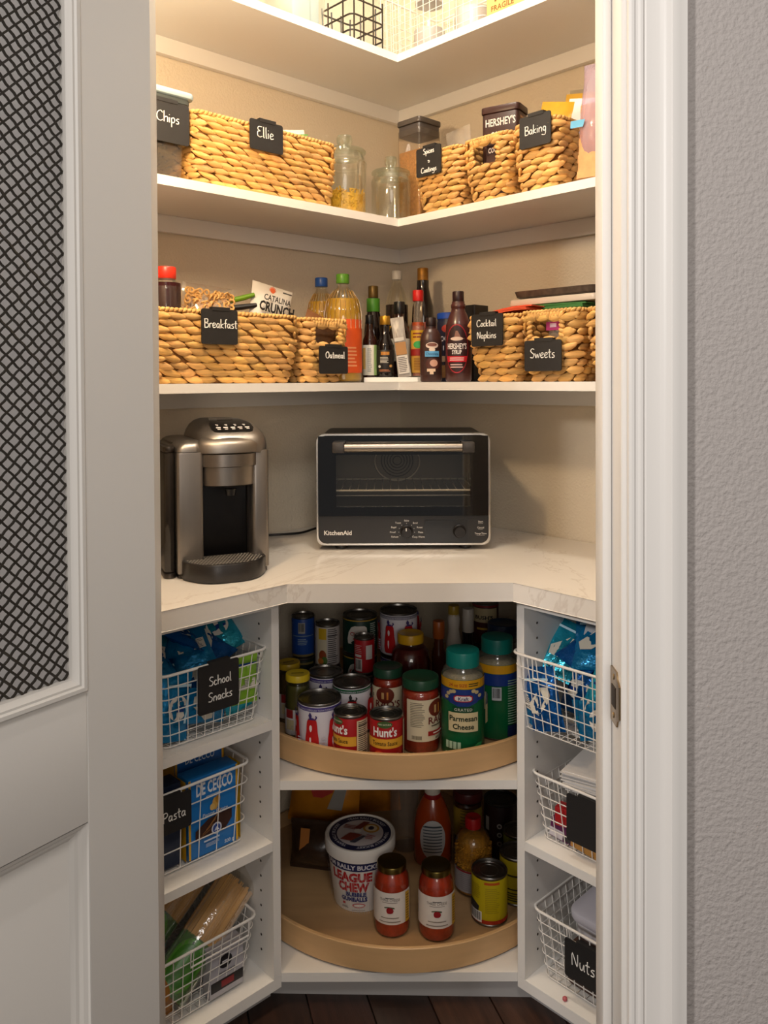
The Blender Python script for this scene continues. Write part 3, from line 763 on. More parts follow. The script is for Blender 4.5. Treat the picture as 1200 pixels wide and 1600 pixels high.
def bush(A, R, h):
    A.rect(-.04, .04, h * .56, h * .9, '#c2b28a'); A.text("BUSH'S", 0, h * .64, .0135, '#1c1710', .03, width=.05); A.lines(-.02, .02, h * .36, h * .46, 1, '#c9a43c', .5); A.rect(-.05, .05, h * .93, h * .97, '#8a1c1a')
tin('dark plain tin under the baked bean tin', .234, -.36, UZ, .036, .110, '#2a1712', None)
tin("baked bean tin with cream name panel, stacked at back right", .234, -.36, UZ + .1102, .036, .112, '#4a1a14', bush, -.15)

# ================================================================== lower turntable
LZ = .0915
def threecheese(A, z0, z1):
    H = z1 - z0
    A.lines(-.010, .010, z0 + H * .82, z0 + H * .85, 1, '#3a3533', .8, 0); A.text('THREE CHEESE', 0, z0 + H * .74, .0085, '#6b625c', 0, width=.046); A.lines(-.017, .017, z0 + H * .68, z0 + H * .71, 1, '#8a8078', .5, 0)
    A.grid([(z0 + H * .36, -.003, .002), (z0 + H * .38, -.006, .0065), (z0 + H * .44, -.0075, .0085), (z0 + H * .50, -.007, .0075), (z0 + H * .55, -.004, .004)], '#8f1420')
    A.grid([(z0 + H * .53, -.012, -.009), (z0 + H * .555, -.012, .0), (z0 + H * .575, -.004, .003)], '#3a4a2c'); A.grid([(z0 + H * .52, .007, .011), (z0 + H * .555, .002, .010), (z0 + H * .57, .001, .004)], '#3a4a2c')
    A.lines(-.02, .02, z0 + H * .20, z0 + H * .25, 1, '#8a8078', .5, 0); A.lines(-.024, .024, z0 + H * .08, z0 + H * .13, 1, '#8a8078', .5, 0)
    A.rect(.036, .048, z0 + .002, z1 - .002, '#c79a2e'); A.lines(.038, .047, z0 + H * .1, z0 + H * .9, 10, '#6b4a10', .4)
JP = [(.034, .0004), (.0395, .005), (.041, .012), (.041, .112), (.039, .124), (.032, .137), (.0305, .142), (.0305, .150)]
BRASS = mat('#7b6a38', .3, 1, name='gold_lacquer')
jar('three cheese sauce jar left of its twin, lower turntable front', -.019, -.761, LZ, JP, '#b8391a', (BRASS, .0335, .140, .1545), ('#e2dbd3', threecheese, (-1.35, 1.35)), -.12, lz=(.034, .105), ctop=.140)
jar('three cheese sauce jar right of its twin, tomato picture facing out', .081, -.772, LZ, JP, '#b8391a', (BRASS, .0335, .140, .1545), ('#e2dbd3', threecheese, (-1.35, 1.35)), .04, lz=(.034, .105), ctop=.140)
def yelc(A, R, h):
    A.rect(-.016, .020, h * .86, h * .91, '#c85a1c'); A.lines(-.014, .020, h * .28, h * .80, 14, '#a8951a', .35); A.rect(-.06, .06, h * .065, h * .14, '#b8331c'); A.bars(-.058, -.022, h * .08, h * .30, 14)
    A.grid([(h * .30, -.06, -.03), (h * .40, -.06, -.028), (h * .48, -.06, -.05)], '#2a2a2a'); A.lines(-.056, -.022, h * .55, h * .85, 8, '#a8951a', .3)
tin('yellow tin with red base stripe beside the sauce jars', .206, -.716, LZ, .0420, .112, '#c9b716', yelc, .1)
tin('yellow tin half hidden by the right-hand cabinet side, nearer one', .279, -.644, LZ, .0415, .112, '#b5a21a', lambda A, R, h: (A.rect(-.06, .06, h * .62, h * .66, '#3a3416'), A.rect(-.06, .06, h * .34, h * .37, '#3a3416'), A.lines(-.04, .02, h * .1, h * .3, 4, '#3a3416')), .2)
tin('olive green tin by the cabinet side behind the yellow tins', .296, -.556, LZ, .040, .114, '#7e8426', None, .2)
def darkc(A, R, h):
    for k in range(3): A.ell(.006, h * (.30 + .16 * k), .0065, .0065, '#a9a39c'); A.ell(.006, h * (.30 + .16 * k), .0035, .0035, '#3a3230')
    A.rect(-.034, -.022, h * .5, h * .75, '#a9a39c')
tin('wide dark brown tin with white dots, back right of lower turntable', .262, -.455, LZ, .044, .142, '#2a1512', darkc, -.2, lidcol=mat('#3c3a36', .4, .6))
def dkr(A, z0, z1): A.lines(-.02, .02, z0, z1, 9, '#6a5a20', .35); A.rect(-.02, .02, z0 + .014, z0 + .026, '#5c1a12')
jar('jar with dark red lid and mustard label behind the popcorn', .175, -.468, LZ, straight(.038, .15, .035, .014), '#4a2412', ('#4c1416', .0385, .148, .172), ('#a5892c', dkr, (-1.3, 1.3)), 0, lz=(.06, .134), ctop=.14)
# popcorn kernels in a waisted plastic jar
def popl(A, z0, z1): A.lines(-.034, -.004, z0 + .004, z1 - .006, 9, '#8a8486', .5); A.lines(.002, .03, z0 + .004, z1 - .006, 9, '#8a8486', .5); A.rect(-.05, .05, z1 - .004, z1, '#8a1a20')
pj = jar('plastic jar of golden popcorn kernels with red cap', .177, -.614, LZ, [(.040, .0004), (.045, .005), (.045, .070), (.043, .076), (.045, .083), (.046, .10), (.043, .113), (.0425, .117), (.042, .125), (.034, .140), (.020, .150), (.0175, .154), (.0175, .160)], None, ('#b01218', .0195, .152, .178), ('#9a9496', popl, (-1.5, 1.5)), 0, lz=(.014, .066), Rl=.045)
m = MB(); rnd = random.Random(3)
m.lathe([(.038, .004), (.042, .008), (.042, .1), (.04, .115), (.038, .125), (.03, .138), (.001, .142)], 24)
for i in range(420):
    a = rnd.uniform(-pi, 0.2); zz = rnd.uniform(.066, .137)
    R = .0425 if zz < .118 else .041 - (zz - .118) * .75
    p = Vector((R * cos(a), R * sin(a), zz)); r = rnd.uniform(.0026, .0036); q = rnd.uniform(.7, 1.1)
    m.add([p + Vector(d) * r for d in ((1, 0, 0), (-1, 0, 0), (0, 1, 0), (0, -1, 0), (0, 0, q), (0, 0, -q))], [(0, 2, 4), (2, 1, 4), (1, 3, 4), (3, 0, 4), (2, 0, 5), (1, 2, 5), (3, 1, 5), (0, 3, 5)])
tag(m.build('popcorn_kernels', mat('#b9812a', .35, var=.35, vs_=120), pj, smooth=60), kind='stuff')
# wing sauce bottle with an oval label
WS = mat('#9c3a10', .22, name='wing_sauce', coat=.5)
wp = [(.044, .0004), (.049, .006), (.049, .075), (.047, .105), (.040, .135), (.029, .160), (.022, .172), (.0195, .178), (.0195, .200)]
wb = bottle('bottle of orange wing sauce with grey oval label and white neck band', .082, -.50, LZ, wp, WS, ('#d8d2c6', .0205, .178, .226), sy=.8)
b = MB(); b.lathe([(.0225, .166), (.023, .168), (.021, .178), (.0205, .180)], 24, sy=.9, cap0=False, cap1=False); b.build('neck_seal', mat('#8c1418', .4), wb)
A = Art(wb, .049, rough=.4); A.M = Matrix.Scale(.8, 4, (0, 1, 0)); A.lay = 3
A.ell(0, .074, .034, .050, '#c3c2c2', 14)
for k in range(9): A.lines(-.024, .024, .040 + .008 * k, .046 + .008 * k, 1, '#4a5660', .45, .2)
A.rect(-.02, .02, .106, .110, '#39464f'); A.done('oval_label')

# gumball bucket
bk = place('gumball_bucket', 'white bubble gumball bucket with printed lid', 'bucket', -.097, -.648, LZ, -.34)
RB = lambda z: .0635 + .0165 * z / .14
b = MB(); b.lathe([(.058, 0), (.0625, .0008), (.0635, .003), (RB(.13), .13), (RB(.14) + .0005, .138)], 48); bb = b.build('tub', mat('#e3dfd8', .42, name='white_tub'), bk, smooth=40)
b = MB(); b.lathe([(.0815, .1265), (.0845, .127), (.0850, .133), (.0850, .1515), (.0838, .1545), (.0815, .1555), (.0795, .1550), (.0785, .1528), (.001, .1528)], 56); ld = b.build('tub_lid', mat('#e1dcd4', .4, name='white_lid'), bk, smooth=40)
A = Art(bb, .0715, Rz=RB)
A.rect(-.085, .085, .1035, .1235, '#1d2454'); A.text('TEAM RALLY BUCKET', 0, .1080, .0150, '#d8d6dc', .035, width=.150)
A.text('LEAGUE', .002, .0785, .0290, '#b01c22', .055, width=.098); A.text('CHEW', .006, .0540, .0290, '#b01c22', .055, width=.076)
A.text('BUBBLE', .013, .0415, .0135, '#24306e', .055, width=.050); A.text('GUMBALLS', .008, .0295, .0135, '#24306e', .055, width=.066)
A.rect(-.022, -.014, .020, .025, '#b8353a'); A.ell(.020, .0195, .016, .0055, '#c04a4e'); A.ell(.020, .0195, .013, .0035, '#e3dfd8'); A.lines(-.024, -.006, .011, .016, 2, '#6a6a72'); A.lines(.002, .036, .0065, .0085, 1, '#6a6a72')
for k in range(-20, 21): A.rect(.0055 * k - .0002, .0055 * k + .0002, .004, .100, '#c8c6cc')
A.done()
A = Art(ld, None, 0, Matrix.Translation((0, 0, .1528)) @ Matrix.Rotation(-pi / 2, 4, 'X'))
A.ell(0, 0, .0745, .0745, '#171a3c', 28); A.ell(0, 0, .0560, .0560, '#bdb4b4', 28)
A.ring_text('TEAM RALLY BUCKET', 0, 0, .0600, .0115, '#cfccd2', radians(138), radians(42)); A.ring_text('TEAM RALLY BUCKET', 0, 0, .0600, .0115, '#cfccd2', radians(18), radians(-78)); A.ring_text('TEAM RALLY BUCKET', 0, 0, .0600, .0115, '#cfccd2', radians(-102), radians(-198))
A.ell(.020, .024, .020, .019, '#a97a22', 14); A.ell(.020, .024, .015, .014, '#c9b89a', 14); A.ell(.020, .024, .007, .008, '#2a2438')
A.grid([(.010, -.020, -.004), (.046, -.006, .010)], '#6e2c22'); A.grid([(-.042, -.036, -.008), (-.010, -.022, .010)], '#7a3226')
A.lines(-.045, -.015, .004, .022, 3, '#8c4438', .5); A.grid([(-.048, -.010, .004), (-.014, .012, .020)], '#3a3a48'); A.lines(.020, .042, -.026, -.006, 3, '#a03a40', .4); A.ell(-.006, 0, .009, .009, '#d0ccc4')
A.done()

# bags at the rear of the lower turntable
def pillow(m, w, h, t, n=8, k=10, seal=.012, wrinkle=.002, seed=1):
    """a filled pouch standing in x-z: flat crimped seals top and bottom, bulging between"""
    rnd = random.Random(seed); vs = []; fs = []
    ph = [rnd.uniform(0, 6.28) for _ in range(8)]
    for s in (-1, 1):
        for j in range(k + 1):
            z = h * j / k; b_ = max(0., sin(pi * min(1, max(0, (z - seal) / (h - 2 * seal))))) ** .6
            for i in range(n + 1):
                q = -1 + 2 * i / n
                x = w / 2 * q * (1 - .05 * b_)
                y = s * t / 2 * b_ * max(0, 1 - abs(q) ** 2.6) ** .7
                y += s * wrinkle * b_ * (sin(9 * q + ph[0] + 5 * z / h) * sin(13 * z / h + ph[1]) + .7 * sin(23 * q + ph[2]) * sin(7 * z / h + ph[3] + 4 * q)) * (1 - q * q)
                if b_ < .01: y = s * .0003 + .0012 * sin(i * 3.1)
                vs.append((x, y, z))
    o = (n + 1) * (k + 1)
    for s in (0, 1):
        for j in range(k):
            for i in range(n):
                a = s * o + j * (n + 1) + i; f = (a, a + 1, a + n + 2, a + n + 1); fs.append(f if s == 0 else f[::-1])
    for j in range(k):
        for i in (0, n):
            a = j * (n + 1) + i; f = (a, a + n + 1, a + n + 1 + o, a + o); fs.append(f if i == 0 else f[::-1])
    for j in (0, k):
        for i in range(n):
            a = j * (n + 1) + i; f = (a, a + 1, a + 1 + o, a + o); fs.append(f if j == 0 else f[::-1])
    m.add(vs, fs); return m
def bag(name, label, cat, loc, rz, w, h, t, m_, tilt=None, seed=1, art=None, group=None, n=12, k=14):
    o = thing(name, label, cat, loc, rz, group, tilt)
    b = MB(); pillow(b, w, h, t, n, k, .012, .0022, seed); f = b.build('film', m_, o, smooth=75)
    if art: art(f, w, h, t)
    return o
def chipart(f, w, h, t):
    A = Art(f, None, -t * .53); A.grid([(h * .45, -w * .10, w * .02), (h * .55, -w * .14, w * .16), (h * .75, -w * .05, w * .22), (h * .8, w * .05, w * .2)], '#a32a22'); A.lines(-.045, -.010, h * .56, h * .70, 3, '#17130f', .6); A.grid([(h * .3, w * .1, w * .3), (h * .7, w * .22, w * .36)], '#8a8680'); A.done()
bag('crisp_bag', 'orange and grey crisp bag, upper left behind the gumball bucket', 'bag', (-.205, -.47, LZ + .075), radians(-14), .20, .16, .07, mat('#b9761c', .25, var=.2, vs_=14, bump=.3, bs=30), (radians(-14), 0), 4, chipart)
bag('crisp_bag', 'amber crisp bag behind the gumball bucket lid', 'bag', (-.085, -.38, LZ + .06), radians(8), .17, .17, .06, mat('#a8681a', .25, var=.3, vs_=20, bump=.3, bs=30), (radians(-8), 0), 8)
bag('snack_bag', 'dark snack bag with small orange print, left of the gumball bucket', 'bag', (-.215, -.545, LZ), radians(-10), .14, .12, .085, mat('#3a291e', .25, var=.4, vs_=25, bump=.3, bs=30), (radians(-6), 0), 9,
    lambda f, w, h, t: (lambda A: (A.grid([(h * .5, -.035, -.012), (h * .95, -.032, -.008)], '#a86a2e'), A.done()))(Art(f, None, -t * .45)))
cj = place('clear_jar', 'tall empty clear plastic jar behind the bucket', 'jar', .012, -.43, LZ, 0)
b = MB(); b.lathe([(.038, 0), (.042, .004), (.042, .20), (.038, .215)], 28, cap1=False); b.build('jar_wall', PLASTIC, cj)
b = MB(); b.lathe([(.040, .214), (.042, .216), (.042, .235), (.001, .236)], 28); b.build('lid', mat('#8a8680', .4), cj)

# ================================================================== woven baskets
import itertools
def bump_template():
    vs = []; R_ = ((-1, 0), (-.72, .52), (-.3, .95), (.25, 1), (.7, .6), (1, 0))
    for a, r in R_:
        if r == 0: vs.append((a, 0, 0)); continue
        for k in range(6):
            t = 2 * pi * k / 6; vs.append((a, r * cos(t), r * sin(t)))
    fs = []
    for k in range(6): fs.append((0, 1 + (k + 1) % 6, 1 + k))
    for q in range(3):
        for k in range(6):
            a = 1 + q * 6 + k; b = 1 + q * 6 + (k + 1) % 6; fs.append((a, b, b + 6, a + 6))
    for k in range(6): fs.append((19 + k, 19 + (k + 1) % 6, 25))
    return vs, fs
BV, BF = bump_template()
def wicker(label, left, c_along, w, d, h, rows, tagspec=None, hole=None, pitch=.035, taper=.018, group=None, front=.285, seed=1, side_tilt=.17):
    """a woven basket: one child mesh per plaited row. c_along = centre along the wall; front edge at `front` from the wall"""
    rnd = random.Random(seed)
    cx, cy = uv(c_along, front - d / 2) if left else uv(front - d / 2, c_along)
    zb = curz + .0004
    o = thing('woven_basket', label, 'basket', (cx, cy, zb), radians(45 if left else -45), group)
    inset = lambda z: taper * max(0, 1 - z / h) ** 2.2
    def per(z, q=0):                       # perimeter as a polyline with lengths, starts mid-back
        i = inset(z) + q
        L = rrect(w - 2 * i, d - 2 * i, .022, 4, 0); return [(p[0], p[1]) for p in L]
    def at(P, s):
        n = len(P); tot = 0
        for k in range(n):
            a = P[k]; b = P[(k + 1) % n]; l = hypot(b[0] - a[0], b[1] - a[1])
            if tot + l >= s: 
                t = (s - tot) / l if l else 0
                return a[0] + (b[0] - a[0]) * t, a[1] + (b[1] - a[1]) * t, (b[0] - a[0]) / (l or 1), (b[1] - a[1]) / (l or 1)
            tot += l
        return P[0][0], P[0][1], 1, 0
    def length(P): return sum(hypot(P[(k + 1) % len(P)][0] - P[k][0], P[(k + 1) % len(P)][1] - P[k][1]) for k in range(len(P)))
    rh = h / (rows + .55); T_ = .0055
    def add(m, x, y, z, tx, ty, la, lb, lc, ang, tone):
        nx, ny = ty, -tx                                  # outward
        ca, sa = cos(ang), sin(ang)
        vs = []
        for a, b, c in BV:
            A_ = a * la * ca - b * lb * sa; B_ = a * la * sa + b * lb * ca; D = c * lc
            vs.append((x + tx * A_ + nx * D, y + ty * A_ + ny * D, z + B_))
        m.add(vs, BF, tone)
    for r in range(rows):
        z = rh * (r + .55); P = per(z, T_); L = length(P); n = max(6, int(round(L / pitch))); m = MB()
        sg = side_tilt * (1 if seed % 2 else -1)
        for k in range(n):
            s = (k + (.5 if r % 2 else 0) + rnd.uniform(-.13, .13)) / n * L
            x, y, tx, ty = at(P, s % L)
            if hole and y < -d / 2 + .03 and hole[0] < x < hole[1] and hole[2] < z < hole[3]: continue
            g = rnd.uniform(.72, 1.12); tone = (g, g * rnd.uniform(.93, 1.0), g * rnd.uniform(.80, 1.0))
            add(m, x, y, z + rnd.uniform(-.0008, .0008), tx, ty, pitch * rnd.uniform(.60, .78), rh * rnd.uniform(.54, .66), T_ * rnd.uniform(.9, 1.25), -sg + rnd.uniform(-.1, .1), tone)
        m.build('plaited_row', STRAW, o, smooth=80, fix=False)
    # rim: short upright stitches over a cord
    m = MB(); P = per(h, T_ * .9); L = length(P); n = int(L / .0105)
    for k in range(n):
        x, y, tx, ty = at(P, k / n * L); g = rnd.uniform(.8, 1.12)
        add(m, x, y, h - .003, tx, ty, .0085, .0048, .0052, .5 + rnd.uniform(-.2, .2), (g, g * .97, g * .9))
    m.build('stitched_rim', STRAW, o, smooth=80, fix=False)
    if hole:
        m = MB()
        n = int((hole[1] - hole[0]) / .0085)
        for k in range(n + 1):                            # upright wrapping on the bar over the hand hole
            g = rnd.uniform(.8, 1.1); x = hole[0] + (hole[1] - hole[0]) * k / n
            add(m, x, -d / 2 + T_, (hole[3] + h) / 2, 1, 0, (h - hole[3]) * .62, .0058, .0062, pi / 2 - .18, (g, g * .96, g * .88))
        for x in hole[:2]:
            for k in range(4):
                g = rnd.uniform(.8, 1.05); add(m, x, -d / 2 + T_, hole[2] + (hole[3] - hole[2]) * (k + .5) / 4, 1, 0, .010, .0060, .0062, .5 if x < 0 else -.5, (g, g * .96, g * .88))
        m.build('handle_binding', STRAW, o, smooth=80, fix=False)
    # inner shell, coloured dark to shade the gaps in the weave
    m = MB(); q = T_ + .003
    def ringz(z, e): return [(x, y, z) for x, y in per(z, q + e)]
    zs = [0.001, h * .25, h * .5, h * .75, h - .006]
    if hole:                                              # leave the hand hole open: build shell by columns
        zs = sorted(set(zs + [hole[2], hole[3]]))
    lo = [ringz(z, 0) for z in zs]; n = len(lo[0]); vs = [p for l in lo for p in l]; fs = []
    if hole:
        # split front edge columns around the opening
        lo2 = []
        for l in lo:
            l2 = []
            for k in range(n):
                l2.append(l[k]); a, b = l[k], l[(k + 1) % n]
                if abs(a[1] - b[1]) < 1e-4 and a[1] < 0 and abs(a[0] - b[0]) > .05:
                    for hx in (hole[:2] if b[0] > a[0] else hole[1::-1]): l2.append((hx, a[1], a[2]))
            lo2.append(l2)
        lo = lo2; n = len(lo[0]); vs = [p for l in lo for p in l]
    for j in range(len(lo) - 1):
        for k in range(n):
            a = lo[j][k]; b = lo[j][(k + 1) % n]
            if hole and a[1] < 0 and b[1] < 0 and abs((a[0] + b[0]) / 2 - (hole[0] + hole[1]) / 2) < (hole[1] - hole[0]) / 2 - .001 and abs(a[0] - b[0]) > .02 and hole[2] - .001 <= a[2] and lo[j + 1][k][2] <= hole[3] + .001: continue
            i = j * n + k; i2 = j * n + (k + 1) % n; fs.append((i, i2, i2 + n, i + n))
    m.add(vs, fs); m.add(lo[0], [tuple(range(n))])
    m.build('inner_shell', GAPSHADE, o, smooth=30)
    if tagspec:
        x0, x1, z0, z1, lines, hh = tagspec[:6]; kw = tagspec[6] if len(tagspec) > 6 else {}
        chalk_tag(o, x0, x1, z0, z1, -d / 2 - .0035, lines, hh, **kw)
    return o

# ---- middle shelf
curz = 1.7634
wicker('long woven basket with chalk tag reading Ellie, middle shelf', True, .697, .412, .262, .158, 11, (-.063, .029, .098, .166, ['Ellie'], .024, dict(dx=-.004, dz=.004)), pitch=.038, taper=.012, seed=3)
wicker('small woven basket with chalk tag reading Spices Coatings', False, .420, .166, .255, .157, 10, (-.061, .025, .095, .168, ['Spices', '&', 'Coatings'], .0135, dict(dx=.002)), pitch=.033, seed=2)
wicker('small woven basket with a hand hole and cocoa tin, middle shelf', False, .5815, .152, .255, .157, 10, None, hole=(-.044, .038, .093, .138), pitch=.033, seed=4)
wicker('small woven basket with chalk tag reading Baking', False, .7265, .134, .255, .160, 10, (-.036, .050, .098, .170, ['Baking'], .020, dict(dx=.002)), pitch=.034, taper=.012, seed=6)
# ---- lowest shelf
curz = 1.328
wicker('long woven basket with chalk tag reading Breakfast', True, .806, .388, .262, .160, 10, (-.083, .009, .086, .163, ['Breakfast'], .0195, dict(dx=.002, dz=.004)), pitch=.040, taper=.020, seed=3)
wicker('small woven basket with chalk tag reading Oatmeal under its hand hole', True, .529, .150, .262, .158, 9, (-.034, .058, .022, .090, ['Oatmeal'], .0165, dict(dx=.004, dz=.010)), hole=(-.044, .044, .094, .136), pitch=.034, seed=5)
wicker('woven basket with chalk tag reading Cocktail Napkins', False, .596, .156, .255, .160, 9, (-.052, .044, .086, .163, ['Cocktail', 'Napkins'], .0165), pitch=.036, taper=.022, seed=2)
wicker('woven basket with chalk tag reading Sweets under its hand hole', False, .7615, .164, .255, .162, 9, (-.058, .042, .024, .094, ['Sweets'], .0215, dict(dz=.002)), hole=(-.052, .036, .098, .140), pitch=.036, taper=.020, seed=4)
wicker('woven basket at the door jamb, beside the Sweets basket', False, .928, .150, .255, .160, 9, None, pitch=.036, taper=.020, seed=6)

# ================================================================== middle shelf contents
Z2 = 1.7634
def cookie_jar(label, x, y, R, hg, knob, content=None):
    o = place('glass_canister', label, 'jar', x, y, Z2, 0)
    b = MB(); b.lathe([(R * .92, 0), (R, .005), (R, hg * .86), (R * .985, hg * .90), (R * .90, hg * .97), (R * .90, hg), (R * .86, hg), (R * .86, hg * .97), (R * .95, hg * .90), (R * .965, hg * .85), (R * .965, .008), (.001, .006)], 40, cap0=True, cap1=False); b.build('canister', GLASS, o, smooth=45)
    b = MB(); b.lathe([(R * .84, hg - .012), (R * .84, hg + .001), (R * .98, hg + .002), (R * .99, hg + .006), (R * .93, hg + .010), (R * .5, hg + .013), (knob * .72, hg + .015), (knob * .70, hg + .022), (knob, hg + .030), (knob * 1.02, hg + .042), (knob * .9, hg + .048), (.001, hg + .050)], 40, cap0=False); b.build('glass_lid', mat('#eef3ec', .03, clear=.97, name='green_tinged_glass'), o, smooth=45)
    b = MB()
    for zz in (hg * .80, hg * .845): b.tube([((R + .0004) * cos(2 * pi * k / 40), (R + .0004) * sin(2 * pi * k / 40), zz) for k in range(40)], .0011, 5, True)
    b.build('glass_band', GLASS, o, smooth=60)
    if content:
        m = MB(); rnd = random.Random(5); top = content
        m.lathe([(R * .86, .009), (R * .90, .012), (R * .90, top - .012), (R * .5, top - .006), (.001, top - .008)], 24)
        for i in range(330):
            a = rnd.uniform(0, 2 * pi); zz = rnd.uniform(.012, top)
            rr_ = R * .90 if zz < top - .012 else R * .9 * rnd.random() ** .5
            c = Vector((rr_ * cos(a), rr_ * sin(a), zz)); t = rnd.uniform(0, pi); L_ = .007
            tx = Vector((-sin(a), cos(a), 0)); up_ = Vector((0, 0, 1)); out = Vector((cos(a), sin(a), 0))
            pts = [c + (tx * cos(t) + up_ * sin(t)) * q * L_ + (tx * -sin(t) + up_ * cos(t)) * ((1 - (q * 1.0) ** 2) * .003) for q in (-1, -.35, .35, 1)]
            m.tube(pts, .0025, 5)
        tag(m.build('elbow_pasta', mat('#e8b93c', .45, var=.2, vs_=80), o, smooth=60, fix=False), kind='stuff')
    return o
cookie_jar('large lidded glass jar part filled with yellow pasta', -.142, -.415, .058, .172, .0205, .072)
cookie_jar('smaller empty lidded glass jar at the shelf corner', -.020, -.345, .054, .133, .0170)
# square pop-top container with brown contents
o = thing('food_container', 'tall square clear container with smoky lid and brown contents', 'container', uv(.150, .2335) + (Z2,), radians(45))
b = MB(); b.rbox(-.045, -.045, 0, .045, .045, .272, .010, 3, .003); b.build('container_wall', mat('#f4eee6', .04, clear=.97), o)
b = MB(); b.rbox(-.0415, -.0415, .004, .0415, .0415, .212, .008, 3, .003); b.build('brown_rice', mat('#c08c46', .8, var=.25, vs_=120, bump=.6, bs=260), o)
b = MB(); b.rbox(-.047, -.047, .284, .047, .047, .300, .012, 3, .004); l_ = b.build('lid', mat('#6a625c', .15, clear=.35), o)
b = MB(); b.rbox(-.043, -.043, .255, .043, .043, .2838, .010, 3, .002); b.build('lid_seal', mat('#4a4340', .35), l_)
# cocoa tin standing proud of its basket
o = thing('cocoa_tin', 'dark brown cocoa tin poking out of its basket', 'tin', (.270, -.522, Z2 + .094), radians(-30))
b = MB(); b.rbox(-.049, -.032, 0, .049, .032, .140, .010, 3, .002); bd = b.build('tin_body', mat('#351a17', .4), o)
b = MB(); b.rbox(-.0515, -.0345, .140, .0515, .0345, .158, .011, 3, .003); b.build('lid', mat('#3a1c1a', .38), o)
A = Art(bd, None, -.0321); A.text("HERSHEY'S", .002, .108, .026, '#e6dfd8', .02, width=.080); A.text('COCOA', .002, .075, .026, '#e6dfd8', .02, width=.052)
A.M = Matrix.Rotation(pi / 2, 4, 'Z'); A.y = -.0491; A.rect(-.020, .022, .04, .128, '#b08a60'); A.lines(-.018, .02, .045, .125, 12, '#4a2a1c', .4); A.done()
o = thing('paper_packet', 'white paper packet under the cocoa tin', 'packet', (.270, -.522, Z2 + .0145), radians(-30))
b = MB(); b.rbox(-.045, -.03, 0, .045, .03, .079, .004, 2, .002); b.build('packet', mat('#d8d0c4', .7), o)
o = thing('baking_box', 'small brown box with white print behind the hand hole', 'box', uv(.257, .600) + (Z2 + .0145,), radians(-45))
b = MB(); b.rbox(-.030, -.008, 0, .028, .008, .124, .002, 1, .001); bx_ = b.build('carton', mat('#3a1f1c', .5), o)
A = Art(bx_, None, -.0081); A.rect(-.026, .026, .100, .121, '#2a1420'); A.text('COCOA', .0, .104, .017, '#e2dce0', .03, width=.044); A.done()

FOILC = lambda c, **k: mat(c, .22, var=.15, vs_=18, bump=.35, bs=32, **k)
bag('plastic_bag', 'crumpled clear plastic bag between the clear canister and the cocoa tin', 'bag', uv(.17, .420) + (Z2 + .016,), radians(-45), .085, .225, .05, FILM, (0, radians(-6)), 3)
bag('spice_packet', 'white packet with green stripes poking out of the Ellie basket', 'packet', uv(.545, .20) + (Z2 + .016,), radians(30), .10, .198, .04, mat('#ded8c8', .5), (radians(-10), radians(-8)), 6,
    lambda f, w, h, t: (lambda A: ([A.rect(.012, .05, h * .72 + .008 * k, h * .72 + .004 + .008 * k, '#5e9a3c') for k in range(5)], A.done()))(Art(f, None, -t * .40)))
bag('baking_packet', 'yellow and red baking packet behind the Baking basket', 'packet', uv(.235, .712) + (Z2 + .016,), radians(-45), .09, .195, .03, FOILC('#c4901a'), (0, radians(14)), 7,
    lambda f, w, h, t: (lambda A: (A.grid([(h * .70, .012, .045), (h * .82, .02, .04)], '#b3321c'), A.ell(-.005, h * .72, .012, .008, '#2a2018'), A.done()))(Art(f, None, -t * .45)))
bag('baking_packet', 'tall yellow and grey packet leaning at the back of the Baking basket', 'packet', uv(.13, .728) + (Z2 + .016,), radians(-45), .10, .245, .03, FOILC('#a59a86'), (0, radians(10)), 11,
    lambda f, w, h, t: (lambda A: (A.rect(-.05, .05, h * .86, h * .95, '#c99a1c'), A.lines(-.04, .04, h * .5, h * .8, 10, '#5a4a3c', .4), A.done()))(Art(f, None, -t * .42)))
bag('flour_bag', 'white paper bag peeking over the Baking tag', 'bag', uv(.185, .750) + (Z2 + .016,), radians(-45), .075, .205, .03, mat('#e9e4de', .7, bump=.5, bs=30), (0, radians(12)), 13)
bb_ = bag('bread_bag', 'clear lilac bag of sliced bread tied shut beside the Baking basket', 'bag', uv(.235, .862) + (Z2 + .002,), radians(-45), .105, .262, .085, mat('#e6d6e6', .15, clear=.72, bump=.7, bs=25, name='lilac_film'), (0, radians(4)), 15,
    lambda f, w, h, t: (lambda A: (A.grid([(h * .44, -.05, -.018), (h * .50, -.05, -.014)], '#5fa8cc'), A.done()))(Art(f, None, -t * .52)))
b = MB(); L = []
for k in range(9):
    z = .008 + .018 * k; L.append(rrect(.088 - .004 * (k % 2), .062, .018, 3, z)); L.append(rrect(.088 - .004 * (k % 2), .062, .018, 3, z + .015))
b.loft(L); b.build('bread', mat('#cf9a66', .8, var=.15, vs_=40), bb_, smooth=30)
